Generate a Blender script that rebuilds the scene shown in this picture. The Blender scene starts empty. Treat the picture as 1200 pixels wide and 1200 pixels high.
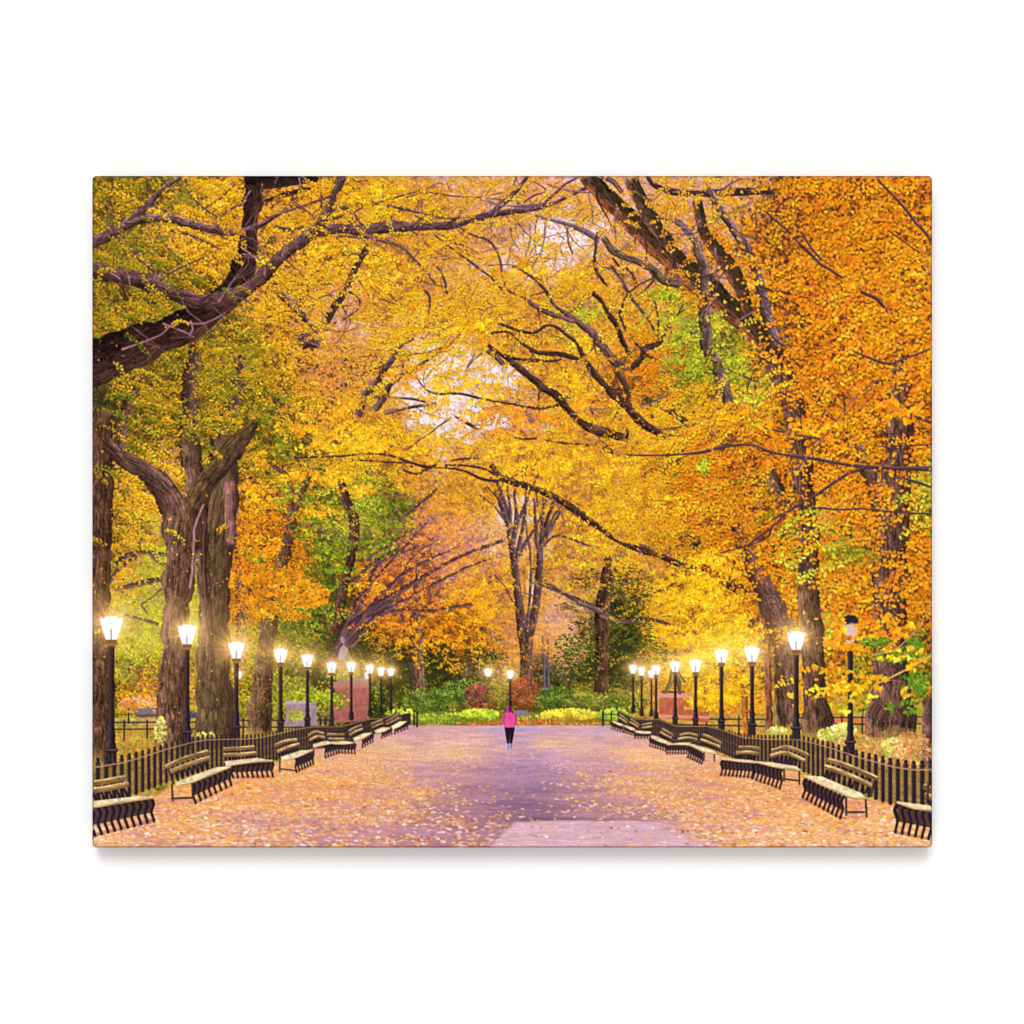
# A gallery-wrapped canvas print hanging on a white wall.
# The picture printed on it is painted procedurally (numpy) and laid out as flat inked
# regions of one canvas face: every printed element is its own coplanar piece of the face.
import math, random
import numpy as np
try:
    import bpy
except ImportError:
    bpy = None

S = 1.25                      # painted dots per photo pixel
X0, Y0 = 108.0, 206.0         # canvas corner in photo pixels
CW, CH = 984.5, 787.5         # canvas size in photo pixels
W, H = int(round(CW * S)), int(round(CH * S))
rng = np.random.default_rng(7)
random.seed(7)

img = np.zeros((H, W, 3), np.float32)
ids = np.zeros((H, W), np.int16)
prot = np.zeros((H, W), np.float32)      # how strongly bark stays clear of front leaves
REG = []                                 # (name, parent, label, group, kind)


def new(name, parent=None, label=None, group=None, kind=None):
    REG.append((name, parent, label, group, kind))
    return len(REG) - 1


def C(*rgb):
    return np.array(rgb, np.float32) / 255.0


# ---------------------------------------------------------------- noise
def vnoise(h, w, sy, sx, seed):
    r = np.random.default_rng(seed)
    gh, gw = int(h / sy) + 3, int(w / sx) + 3
    g = r.random((gh, gw)).astype(np.float32)
    y = np.arange(h) / sy
    x = np.arange(w) / sx
    yi, xi = y.astype(int), x.astype(int)
    fy, fx = (y - yi)[:, None], (x - xi)[None, :]
    fy, fx = fy * fy * (3 - 2 * fy), fx * fx * (3 - 2 * fx)
    a = g[yi][:, xi]; b = g[yi][:, xi + 1]; c = g[yi + 1][:, xi]; d = g[yi + 1][:, xi + 1]
    return ((a * (1 - fx) + b * fx) * (1 - fy) + (c * (1 - fx) + d * fx) * fy).astype(np.float32)


def fbm(h, w, sy, sx, seed, octv=4):
    t = np.zeros((h, w), np.float32); a = 1.0; n = 0.0
    for o in range(octv):
        t += a * vnoise(h, w, max(sy / 2 ** o, 1.01), max(sx / 2 ** o, 1.01), seed + 31 * o)
        n += a; a *= 0.55
    return t / n


BARK = fbm(1024, 512, 9, 2.2, 11, 3) + .3 * fbm(1024, 512, 3, 3, 14, 2) + .2 * np.random.default_rng(5).random((1024, 512)).astype(np.float32)        # streaks running along the limb
BARK = (BARK - BARK.min()) / (BARK.max() - BARK.min())
BLOT = fbm(1024, 512, 16, 14, 12, 4)
BLOT = (BLOT - BLOT.min()) / (BLOT.max() - BLOT.min())


def px(x): return (x - X0) * S
def py(y): return (y - Y0) * S


def put(y0, x0, a, col, oid=None, thr=0.5):
    """blend an alpha patch a (h,w) with colour (3,) or (h,w,3)"""
    h, w = a.shape
    ya, xa = max(0, -y0), max(0, -x0)
    yb, xb = min(h, H - y0), min(w, W - x0)
    if yb <= ya or xb <= xa:
        return
    a = a[ya:yb, xa:xb]
    if getattr(col, 'ndim', 1) == 3:
        col = col[ya:yb, xa:xb]
    sl = img[y0 + ya:y0 + yb, x0 + xa:x0 + xb]
    sl += (col - sl) * a[..., None]
    if oid is not None:
        ids[y0 + ya:y0 + yb, x0 + xa:x0 + xb][a > thr] = oid


# ---------------------------------------------------------------- polygons
def poly(pts, col, oid=None, alpha=1.0, soft=1.0, tex=0.0, seed=0):
    p = np.array([(px(x), py(y)) for x, y in pts])
    x0, y0 = np.floor(p.min(0)).astype(int) - 2
    x1, y1 = np.ceil(p.max(0)).astype(int) + 3
    x0, y0 = max(x0, -3), max(y0, -3); x1, y1 = min(x1, W + 3), min(y1, H + 3)
    if x1 <= x0 or y1 <= y0: return
    K = 4
    ys = y0 + (np.arange((y1 - y0) * K) + .5) / K
    xs = x0 + (np.arange((x1 - x0) * K) + .5) / K
    X, Y = np.meshgrid(xs, ys)
    ins = np.zeros(X.shape, bool)
    n = len(p)
    for i in range(n):
        ax, ay = p[i]; bx, by = p[(i + 1) % n]
        if ay == by: continue
        c = ((ay > Y) != (by > Y)) & (X < (bx - ax) * (Y - ay) / (by - ay) + ax)
        ins ^= c
    a = ins.reshape(y1 - y0, K, x1 - x0, K).mean((1, 3)).astype(np.float32) * alpha
    col = np.asarray(col, np.float32)
    if tex:
        nz = fbm(y1 - y0, x1 - x0, 5, 5, 500 + seed, 3) - .5
        col = np.clip(col[None, None, :] * (1 + tex * 2 * nz[..., None]), 0, 1)
    put(y0, x0, a, col, oid)


def smooth(pts, step=3.0):
    P = np.array(pts, float)
    if len(P) == 2:
        n = max(2, int(np.hypot(*(P[1] - P[0])[:2]) / step))
        t = np.linspace(0, 1, n + 1)[:, None]
        return P[0] * (1 - t) + P[1] * t
    out = []
    Q = np.vstack([2 * P[0] - P[1], P, 2 * P[-1] - P[-2]])
    for i in range(1, len(Q) - 2):
        a, b, c, d = Q[i - 1:i + 3]
        n = max(2, int(np.hypot(*(c - b)[:2]) / step))
        t = (np.arange(n) / n)[:, None]
        out.append(0.5 * ((2 * b) + (c - a) * t + (2 * a - 5 * b + 4 * c - d) * t ** 2 + (3 * b - a - 3 * c + d) * t ** 3))
    out.append(P[-1:])
    return np.vstack(out)


def stroke(pts, col, oid=None, lit=None, dark=None, side=0.35, tex=0.8, alpha=1.0, rough=0.0, keep=0.0, moss=None, seed=0, soft=1.0, fade=0.0):
    """tapered limb; lit colour towards +side of travel direction, dark towards the other"""
    P = smooth(pts)
    P[:, 0] = px(P[:, 0]); P[:, 1] = py(P[:, 1]); P[:, 2] *= S
    if rough:
        k = len(P)
        jit = np.interp(np.arange(k), np.arange(0, k + 6, 3), rng.normal(0, 1, len(np.arange(0, k + 6, 3))))
        P[:, 0] += jit * rough * S
        P[:, 2] *= 1 + 0.10 * np.interp(np.arange(k), np.arange(0, k + 6, 4), rng.normal(0, 1, len(np.arange(0, k + 6, 4))))
    m = P[:, 2].max() / 2 + 3
    x0, y0 = int(max(P[:, 0].min() - m, -4)), int(max(P[:, 1].min() - m, -4))
    x1, y1 = int(min(P[:, 0].max() + m, W + 4)), int(min(P[:, 1].max() + m, H + 4))
    if x1 <= x0 or y1 <= y0: return
    h, w = y1 - y0, x1 - x0
    best = np.full((h, w), 1e9, np.float32)
    V = np.zeros((h, w), np.float32); U = np.zeros((h, w), np.float32); R = np.ones((h, w), np.float32)
    L = 0.0
    for i in range(len(P) - 1):
        ax, ay, wa = P[i]; bx, by, wb = P[i + 1]
        r = max(wa, wb) / 2 + 2.5
        u0, u1 = int(max(min(ax, bx) - r - x0, 0)), int(min(max(ax, bx) + r - x0 + 1, w))
        v0, v1 = int(max(min(ay, by) - r - y0, 0)), int(min(max(ay, by) + r - y0 + 1, h))
        sl = math.hypot(bx - ax, by - ay)
        if u1 > u0 and v1 > v0 and sl > 1e-6:
            yy, xx = np.mgrid[v0 + y0:v1 + y0, u0 + x0:u1 + x0].astype(np.float32)
            t = ((xx + .5 - ax) * (bx - ax) + (yy + .5 - ay) * (by - ay)) / sl ** 2
            tc = np.clip(t, 0, 1)
            dx = xx + .5 - (ax + (bx - ax) * tc); dy = yy + .5 - (ay + (by - ay) * tc)
            d = np.hypot(dx, dy); rad = np.maximum((wa + (wb - wa) * tc) / 2, .35)
            e = d - rad
            b = best[v0:v1, u0:u1]
            mk = e < b
            b[mk] = e[mk]
            sg = np.sign((bx - ax) * dy - (by - ay) * dx)
            V[v0:v1, u0:u1][mk] = (sg * d / rad)[mk]
            U[v0:v1, u0:u1][mk] = (L + tc * sl)[mk]
            R[v0:v1, u0:u1][mk] = rad[mk]
        L += sl
    a = np.clip(0.5 - best / soft, 0, 1) * alpha
    if fade:
        fl = np.maximum(R * fade, 2.0)
        rag = 1.2 * (BLOT[np.clip((V * 40 + 60).astype(int), 0, 511), (U * 1.7).astype(int) % 512] - .5)
        a = a * np.clip(U / fl * 1.2 + rag - .1, 0, 1) * np.clip((L - U) / fl * 1.2 + rag - .1, 0, 1)
    if a.max() <= 0: return
    col = np.asarray(col, np.float32)
    lit = col * 1.35 + .05 if lit is None else np.asarray(lit, np.float32)
    dark = col * 0.45 if dark is None else np.asarray(dark, np.float32)
    v = np.clip(V, -1, 1)
    sh = v * (1 if side >= 0 else -1)
    tl = np.clip((sh + .1) / 1.0, 0, 1)[..., None] * min(1, abs(side) * 2) * .9
    td = np.clip((-sh - .15) / .85, 0, 1)[..., None] * .75
    c = col + (lit - col) * tl + (dark - col) * td
    if tex:
        iu = (U / S * 1.0 + 97 * seed).astype(int) % 1024
        iv = ((v * R / S) * 1.9 + 200 + 53 * seed).astype(int) % 512
        n1 = BARK[iu, iv] - .5
        n2 = BLOT[(U / S * 1.3 + 31 * seed).astype(int) % 1024, ((v * R / S) * 1.3 + 120).astype(int) % 512] - .5
        c = c * (1 + tex * (1.9 * n1 + .8 * n2))[..., None]
        c = c + (np.clip(n1 - .18, 0, 1) * tex * .55)[..., None] * (lit - c * .3)
        if moss is not None:
            mk = np.clip((n2 + .12 - .5 * sh) * 4, 0, 1)[..., None] * .8
            c = c + (np.asarray(moss, np.float32) * (1 + 1.6 * n1[..., None]) - c) * mk
    put(y0, x0, a.astype(np.float32), np.clip(c, 0, 1).astype(np.float32), oid, .45)
    if keep:
        ya, xa = max(0, -y0), max(0, -x0)
        q = a[ya:min(h, H - y0), xa:min(w, W - x0)]
        s = prot[max(y0, 0):max(y0, 0) + q.shape[0], max(x0, 0):max(x0, 0) + q.shape[1]]
        np.maximum(s, q * keep, out=s)


# ---------------------------------------------------------------- leaves
SPR = {}


def sprite(size, rot, kind, ox, oy, flat=1.0):
    key = (round(size * 2), rot, kind, ox, oy, flat)
    s = SPR.get(key)
    if s is not None: return s
    size = max(round(size * 2) / 2, .5) * S
    n = int(math.ceil(size / 2)) + 2
    K = 5
    g = (np.arange((2 * n + 1) * K) + .5) / K - n - .5
    Xg, Yg = np.meshgrid(g - ox / 3, (g - oy / 3) / flat)
    th = rot * math.pi / 8
    x = Xg * math.cos(th) + Yg * math.sin(th); y = -Xg * math.sin(th) + Yg * math.cos(th)
    r = size / 2
    if kind == 0:        # pointed oval
        m = np.abs(y) < .62 * r * np.clip(1 - (x / r) ** 2, 0, 1) ** .8
    elif kind == 1:      # round lobed
        m = np.hypot(x, y * 1.25) < r * (.8 + .22 * np.cos(3 * np.arctan2(y, x)))
    else:                # ragged pair
        m = (np.hypot((x - .35 * r) / .65, y / .5) < r) | (np.hypot((x + .4 * r) / .5, (y + .25 * r) / .45) < r)
    a = m.reshape(2 * n + 1, K, 2 * n + 1, K).mean((1, 3)).astype(np.float32)
    SPR[key] = (a, n)
    return SPR[key]


def leaves(X, Y, SZ, COL, OID=None, flat=1.0, alpha=1.0, use_prot=False, kinds=(0, 1, 2)):
    n = len(X)
    rots = rng.integers(0, 16, n) if flat == 1.0 else rng.integers(0, 16, n)
    kd = rng.choice(kinds, n)
    XX, YY = px(X), py(Y)
    xi, yi = np.floor(XX).astype(int), np.floor(YY).astype(int)
    ox = np.clip(((XX - xi) * 3).astype(int) - 1, -1, 1); oy = np.clip(((YY - yi) * 3).astype(int) - 1, -1, 1)
    rp = rng.random(n)
    for i in range(n):
        x, y = xi[i], yi[i]
        if x < -6 or y < -6 or x > W + 5 or y > H + 5: continue
        if use_prot and 0 <= x < W and 0 <= y < H and prot[y, x] > rp[i]: continue
        a, m = sprite(SZ[i], int(rots[i]), int(kd[i]), int(ox[i]), int(oy[i]), flat)
        if alpha != 1.0: a = a * alpha
        put(y - m, x - m, a, COL[i], None if OID is None else OID[i])


def rp(c):
    return [C(*k) for k in c]


PAL = {
    'y': (rp([(216, 142, 36), (190, 116, 38), (232, 158, 40), (150, 90, 46), (226, 154, 80), (232, 164, 50)]),
          rp([(242, 166, 22), (230, 150, 18), (250, 182, 34), (212, 132, 24), (240, 170, 50), (232, 138, 40), (198, 132, 90), (246, 176, 30)]),
          rp([(253, 188, 32), (248, 174, 18), (255, 198, 52), (244, 160, 20)]), .95),
    'o': (rp([(152, 84, 30), (98, 54, 28), (190, 110, 26), (70, 40, 26), (178, 100, 34), (206, 126, 30)]),
          rp([(238, 144, 20), (224, 126, 20), (246, 160, 24), (206, 110, 24), (214, 96, 30)]),
          rp([(252, 166, 26), (248, 152, 20), (255, 178, 40), (238, 126, 26), (250, 158, 32), (232, 110, 34)]), 1.0),
    'O': (rp([(80, 45, 30), (60, 34, 28), (110, 62, 40), (150, 100, 90)]),
          rp([(215, 120, 20), (180, 95, 25), (110, 65, 35), (240, 150, 25)]),
          rp([(250, 165, 25), (235, 135, 25), (130, 150, 40)]), .7),
    'q': (rp([(226, 180, 186), (208, 160, 172), (236, 172, 112), (180, 124, 124), (236, 160, 84), (232, 196, 200)]),
          rp([(240, 165, 40), (236, 150, 60), (216, 150, 140), (232, 140, 50)]),
          rp([(250, 182, 36), (246, 160, 30), (255, 190, 60), (240, 146, 40)]), .85),
    'w': (rp([(246, 230, 238), (238, 220, 230), (228, 200, 216), (250, 242, 246)]),
          rp([(246, 178, 50), (238, 160, 80), (222, 180, 190)]),
          rp([(252, 190, 50), (248, 170, 40)]), .55),
    'p': (rp([(236, 176, 130), (226, 160, 150), (240, 190, 120), (214, 150, 150)]),
          rp([(246, 180, 70), (240, 150, 80), (226, 140, 120), (220, 150, 60)]),
          rp([(252, 190, 60), (248, 170, 60)]), .75),
    'm': (rp([(200, 130, 120), (190, 125, 140), (226, 150, 110), (170, 105, 110)]),
          rp([(230, 125, 60), (240, 150, 70), (215, 110, 60), (200, 110, 90)]),
          rp([(250, 170, 60), (246, 140, 60)]), .8),
    'k': (rp([(214, 140, 74), (190, 112, 60), (228, 162, 116), (160, 96, 70), (220, 150, 60)]),
          rp([(242, 152, 42), (235, 132, 46), (222, 120, 60), (246, 170, 50)]),
          rp([(250, 182, 48), (250, 152, 40), (252, 170, 40)]), .8),
    'r': (rp([(150, 85, 60), (118, 68, 60), (190, 110, 60), (96, 56, 50)]),
          rp([(230, 130, 40), (240, 150, 40), (215, 100, 45), (180, 90, 60)]),
          rp([(250, 170, 40), (240, 120, 50), (252, 160, 40)]), .6),
    'g': (rp([(112, 100, 25), (88, 80, 20), (142, 116, 20), (66, 52, 26), (150, 110, 30)]),
          rp([(176, 148, 26), (142, 134, 26), (206, 158, 26), (104, 112, 26), (216, 150, 26), (92, 66, 34), (220, 134, 36), (160, 112, 60)]),
          rp([(204, 164, 34), (230, 166, 28), (152, 142, 36), (104, 120, 30), (238, 166, 34), (132, 132, 34), (196, 138, 28)]), .85),
    'G': (rp([(62, 76, 20), (82, 96, 20), (46, 54, 22), (96, 90, 30)]),
          rp([(96, 116, 28), (120, 134, 32), (76, 96, 24), (150, 142, 34), (196, 140, 36)]),
          rp([(124, 138, 40), (148, 150, 42), (216, 160, 38), (96, 120, 32), (226, 150, 40)]), .7),
    'l': (rp([(168, 160, 46), (192, 170, 60), (140, 140, 32), (206, 176, 96)]),
          rp([(190, 190, 40), (166, 180, 32), (216, 186, 46), (150, 168, 36)]),
          rp([(216, 206, 56), (236, 196, 50), (190, 206, 50)]), .6),
    'D': (rp([(42, 46, 20), (56, 60, 22), (32, 32, 18), (66, 58, 26)]),
          rp([(70, 80, 25), (86, 96, 30), (56, 70, 26), (100, 90, 30)]),
          rp([(200, 136, 30), (110, 116, 36), (90, 106, 30), (160, 120, 34)]), .4),
}
# foliage map: one row per 25 photo pixels, as pairs (palette number, how many cells)
ORDER = ['y', 'o', 'O', 'q', 'w', 'p', 'm', 'r', 'g', 'G', 'l', 'D', 'k']
RUNS = [
    [8, 5, 0, 11, 3, 15, 2, 2, 1, 7],
    [8, 3, 0, 14, 3, 3, 0, 1, 3, 10, 2, 2, 1, 7],
    [8, 3, 3, 1, 0, 16, 3, 2, 4, 2, 3, 5, 1, 2, 2, 2, 1, 7],
    [8, 4, 0, 14, 3, 2, 4, 3, 3, 6, 1, 3, 2, 1, 1, 7],
    [8, 5, 0, 1, 8, 2, 0, 9, 3, 2, 0, 5, 3, 2, 1, 3, 3, 2, 1, 7, 0, 2],
    [8, 7, 0, 4, 3, 2, 0, 5, 3, 1, 0, 7, 10, 2, 1, 1, 3, 2, 1, 9],
    [8, 7, 0, 3, 3, 3, 0, 9, 10, 1, 0, 4, 10, 4, 1, 9],
    [8, 8, 0, 3, 3, 3, 0, 8, 10, 1, 0, 3, 1, 1, 10, 2, 9, 1, 10, 1, 1, 1, 2, 1, 1, 7],
    [8, 7, 0, 3, 12, 3, 0, 3, 4, 2, 0, 7, 1, 2, 10, 1, 9, 2, 10, 1, 1, 9],
    [8, 8, 0, 2, 12, 3, 0, 1, 4, 5, 0, 5, 1, 4, 9, 2, 10, 2, 0, 1, 1, 7],
    [11, 1, 8, 7, 9, 1, 0, 2, 12, 2, 0, 1, 4, 4, 3, 1, 0, 1, 3, 1, 0, 4, 1, 1, 0, 4, 1, 1, 10, 1, 0, 1, 1, 7],
    [11, 2, 8, 6, 9, 1, 0, 1, 12, 2, 0, 4, 4, 2, 7, 2, 3, 1, 0, 10, 1, 9],
    [8, 1, 11, 1, 8, 4, 0, 1, 8, 2, 9, 1, 0, 6, 4, 1, 0, 1, 3, 1, 0, 9, 1, 12],
    [8, 2, 0, 1, 3, 1, 8, 5, 11, 1, 9, 1, 0, 15, 1, 1, 9, 1, 1, 11, 10, 1],
    [8, 1, 0, 3, 9, 1, 8, 1, 0, 3, 1, 1, 9, 2, 10, 1, 9, 1, 0, 13, 1, 4, 9, 1, 1, 6, 10, 2],
    [8, 1, 0, 2, 5, 1, 9, 1, 8, 1, 1, 1, 0, 2, 1, 1, 9, 2, 10, 1, 9, 2, 6, 1, 0, 11, 1, 7, 3, 1, 1, 3, 9, 1, 10, 1],
    [8, 1, 0, 1, 10, 1, 5, 1, 0, 2, 1, 3, 9, 5, 6, 3, 5, 3, 0, 8, 1, 5, 10, 2, 1, 4, 9, 1],
    [8, 1, 0, 1, 10, 3, 0, 1, 1, 3, 9, 4, 1, 1, 6, 1, 7, 1, 6, 2, 5, 3, 0, 2, 11, 1, 0, 5, 1, 5, 10, 2, 9, 1, 1, 3],
    [8, 1, 0, 1, 10, 3, 0, 1, 1, 2, 9, 1, 1, 1, 9, 2, 1, 1, 7, 3, 6, 3, 0, 3, 11, 2, 0, 5, 1, 4, 10, 2, 1, 5],
    [8, 1, 0, 1, 10, 3, 0, 1, 1, 3, 9, 2, 11, 1, 1, 1, 7, 4, 0, 5, 11, 3, 0, 5, 1, 3, 0, 2, 1, 5],
    [0, 1, 10, 5, 1, 2, 9, 2, 11, 1, 7, 1, 1, 1, 7, 2, 1, 3, 0, 3, 5, 1, 11, 4, 0, 4, 1, 3, 0, 1, 10, 1, 1, 5],
    [0, 1, 10, 5, 1, 1, 8, 1, 9, 3, 11, 2, 1, 4, 0, 1, 5, 3, 11, 5, 0, 5, 1, 2, 0, 1, 10, 1, 1, 3, 9, 1, 1, 1],
    [8, 1, 10, 3, 1, 1, 10, 1, 8, 2, 9, 1, 8, 1, 11, 7, 5, 4, 11, 5, 0, 6, 1, 1, 0, 1, 1, 2, 9, 2, 1, 1, 9, 1],
    [8, 1, 10, 1, 8, 1, 7, 1, 8, 1, 10, 1, 8, 2, 9, 1, 10, 1, 11, 7, 7, 1, 5, 2, 7, 1, 11, 5, 7, 1, 0, 7, 1, 2, 9, 2, 1, 1, 9, 1],
    [8, 1, 1, 1, 7, 1, 1, 1, 7, 1, 10, 2, 8, 1, 9, 1, 10, 2, 11, 2, 9, 4, 7, 2, 9, 4, 10, 1, 11, 1, 10, 1, 7, 1, 0, 8, 10, 1, 9, 2, 1, 2],
    [8, 1, 10, 6, 8, 1, 9, 1, 10, 2, 11, 1, 9, 5, 7, 2, 9, 4, 10, 1, 11, 1, 10, 1, 0, 9, 10, 5],
    [8, 1, 10, 6, 8, 1, 9, 1, 10, 2, 11, 1, 9, 5, 7, 2, 9, 4, 10, 1, 11, 1, 10, 1, 0, 9, 10, 5],
]
GRID = [sum(([ORDER[a]] * b for a, b in zip(r_[::2], r_[1::2])), []) for r_ in RUNS]
for r_ in GRID: assert len(r_) == 40, r_
for row_, ca, cb, k_ in ((17, 23, 24, 'y'), (18, 22, 24, 'y'), (19, 22, 24, 'p'), (20, 22, 24, 'p'), (21, 21, 23, 'p'), (22, 21, 23, 'p'), (21, 17, 19, 'o'), (22, 17, 19, 'D'), (23, 17, 19, 'D'), (22, 19, 22, 'k'), (21, 19, 22, 'k'), (20, 20, 22, 'k'), (14, 9, 11, 'y'), (15, 8, 10, 'o'), (16, 8, 10, 'o'), (17, 8, 10, 'o'), (13, 9, 10, 'g'), (14, 11, 13, 'l'), (16, 11, 13, 'l')):
    for c_ in range(ca, cb): GRID[row_][c_] = k_
LET = sorted(PAL)
GI = np.array([[LET.index(c) for c in r] for r in GRID])


def cell(x, y, j=13):
    x = x + rng.normal(0, j, np.shape(x)); y = y + rng.normal(0, j * .8, np.shape(y))
    c = np.clip(((x - X0) / 25).astype(int), 0, 39); r = np.clip(((y - Y0) / 25).astype(int), 0, 26)
    return GI[r, c]


NP = max(len(PAL[k][t]) for k in LET for t in range(3))
PT = np.zeros((3, len(LET), NP, 3), np.float32)
for t in range(3):
    for i, k in enumerate(LET):
        for q in range(NP):
            PT[t, i, q] = PAL[k][t][q % len(PAL[k][t])]
DENS = np.array([PAL[k][3] for k in LET])

N_cl = fbm(H, W, 26 * S, 44 * S, 101, 4)      # big sprays of leaves
N_md = fbm(H, W, 6 * S, 9 * S, 103, 3)       # twigs within a spray
N_fn = fbm(H, W, 3.2 * S, 4.4 * S, 107, 2)       # single clusters
for n_ in (N_cl, N_md, N_fn):
    n_ -= n_.mean(); n_ /= n_.std()


def at(n_, x, y):
    return n_[np.clip(py(y).astype(int), 0, H - 1), np.clip(px(x).astype(int), 0, W - 1)]


def size_at(x, y):
    """apparent leaf size: big on the near trees, small in the distance"""
    s = 3.3 + 0 * x
    s = s + 1.7 * np.clip((x - 760) / 200, 0, 1) + .5 * np.clip((330 - x) / 120, 0, 1)
    d = np.hypot((x - 610) / 220, (y - 720) / 130)
    return s - 1.0 * np.clip(1.3 - d, 0, 1)


# ======================================================================= the printed elements
FAR = new('distant_foliage', label='out of focus autumn leaves and pale sky between the printed trees', kind='stuff')
SKY = new('sky', label='pale pink evening sky showing through the printed branches')
TREES = []      # (anchor x, anchor y, bark id, foliage id)


def tree(ax, ay, label, leaf_label=None):
    b = new('tree', None, label, 'printed trees along the promenade')
    f = new('foliage', b, leaf_label)
    TREES.append((ax, ay, b, f))
    return b


T_edge = tree(120, 520, 'dark tree at the left edge of the print with a thick mossy limb', 'olive and yellow leaves hanging over the left edge')
T_fork = tree(205, 470, 'forked trunk with two thick arms behind the second lit lamp from the left')
T_twin = tree(258, 500, 'tall straight trunk directly behind the forked tree')
T_arch = tree(300, 260, 'near mauve limbs crossing the upper left of the print', 'golden leaves around the long mauve limb')
T_lean = tree(330, 640, 'slim trunk with a red curving side branch, right of the tall straight trunk')
T_dark = tree(410, 640, 'dark crooked trunk among green leaves left of the rust red tree')
T_rust = tree(490, 650, 'leaning tree with low spreading branches and rust red leaves')
T_orng = tree(490, 740, 'upright trunk in orange speckled leaves left of the central avenue end')
T_cent = tree(617, 650, 'pale barked tree forking into a narrow V at the end of the promenade')
T_ever = tree(705, 720, 'stout trunk among dark green boughs right of the V shaped tree')
T_span = tree(640, 430, 'long dark limbs arching over the middle of the promenade', 'bright yellow leaves spread over the promenade')
T_moss = tree(800, 300, 'huge mossy limb slanting down from the upper middle to the right', 'orange and lime leaves around the mossy limb')
T_gold = tree(830, 730, 'small golden tree behind the lamps on the right', 'glowing golden leaves behind the right hand lamps')
T_rite = tree(945, 600, 'rough brown trunk behind the last lit lamp on the right', 'dense orange leaves over the right side of the print')
T_wide = tree(1046, 560, 'widest trunk on the right, behind the unlit lamp', 'dense orange leaves in the upper right corner')
T_stem = tree(1089, 850, 'trunk cut off by the right edge of the print')
def bare(label): return new('tree', None, label, 'printed trees along the promenade')
T_oliv = bare('slim olive barked trunk between the rough trunks on the right')
T_swep = bare('pinkish trunk sweeping up to the left behind the nearest lit lamp on the right')
T_redd = bare('thin reddish trunk left of the rough trunks on the right')
TA = np.array([(t[0], t[1]) for t in TREES[:-1]], float)
TF = np.array([t[3] for t in TREES[:-1]])
N_w1 = fbm(H, W, 60, 60, 201, 3) - .5
N_w2 = fbm(H, W, 60, 60, 202, 3) - .5


def crown(x, y):
    wx = x + 120 * at(N_w1, x, y); wy = y + 120 * at(N_w2, x, y)
    d = (wx[:, None] - TA[None, :, 0]) ** 2 + ((wy[:, None] - TA[None, :, 1]) * 1.1) ** 2
    return TF[d.argmin(1)]


# ---------------------------------------------------------------- 1 base tone of the foliage and sky
yy, xx = np.mgrid[0:H, 0:W]
sx, sy = xx / S + X0, yy / S + Y0
wx = sx + 70 * N_w1 * 2 + rng.normal(0, 12, sx.shape); wy = sy + 60 * N_w2 * 2 + rng.normal(0, 10, sx.shape)
gi = GI[np.clip(((wy - Y0) / 25).astype(int), 0, 26), np.clip(((wx - X0) / 25).astype(int), 0, 39)]
nb = fbm(H, W, 5 * S, 6 * S, 301, 3)
pk = np.clip((nb - nb.min()) / (nb.max() - nb.min()) * NP * 1.0, 0, NP - 1e-3).astype(int)
img[:] = PT[0][gi, pk]
img *= (0.86 + .3 * vnoise(H, W, 2.2, 2.2, 305))[..., None]


def blur(a, r):
    k = np.exp(-.5 * (np.arange(-int(3 * r), int(3 * r) + 1) / r) ** 2); k /= k.sum()
    p = len(k) // 2
    for ax in (0, 1):
        b = np.pad(a, [(p, p) if i == ax else (0, 0) for i in range(a.ndim)], mode='edge')
        o = np.zeros_like(a)
        for i, w_ in enumerate(k):
            o += w_ * (b[i:i + a.shape[0]] if ax == 0 else b[:, i:i + a.shape[1]])
        a = o
    return a


img[:] = blur(img, 1.1)
ids[:] = FAR
isw = (gi == LET.index('w'))
ids[isw] = SKY

# open sky windows
for (cx, cy, rx, ry, al) in ((650, 280, 36, 17, .95), (583, 438, 34, 26, 1), (545, 425, 20, 12, .8), (478, 462, 22, 16, .75), (500, 490, 18, 8, .6), (545, 515, 20, 9, .7), (560, 500, 14, 7, .6), (606, 598, 30, 26, .72), (622, 690, 6, 26, .7), (548, 318, 36, 14, .45), (478, 372, 18, 10, .4), (578, 640, 12, 10, .8), (640, 640, 10, 20, .5), (690, 215, 30, 10, .4), (850, 265, 16, 22, .6), (868, 300, 18, 34, .5), (630, 500, 22, 5, .5)):
    x0, x1 = int(max(px(cx - rx * 1.6), 0)), int(min(px(cx + rx * 1.6), W)); y0, y1 = int(max(py(cy - ry * 1.6), 0)), int(min(py(cy + ry * 1.6), H))
    d = np.hypot((sx[y0:y1, x0:x1] - cx) / rx, (sy[y0:y1, x0:x1] - cy) / ry) + .9 * (nb[y0:y1, x0:x1] - .5) + .6 * N_w1[y0:y1, x0:x1]
    a = np.clip((1.1 - d) * 2.4, 0, 1) * al
    n = vnoise(y1 - y0, x1 - x0, 14, 5, int(cx))[..., None]
    put(y0, x0, a.astype(np.float32), (C(252, 242, 247) * (1 - n * .5) + C(232, 208, 224) * n * .5).astype(np.float32), SKY)


def scatter(n, xr, yr):
    return rng.uniform(*xr, n), rng.uniform(*yr, n)


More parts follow.
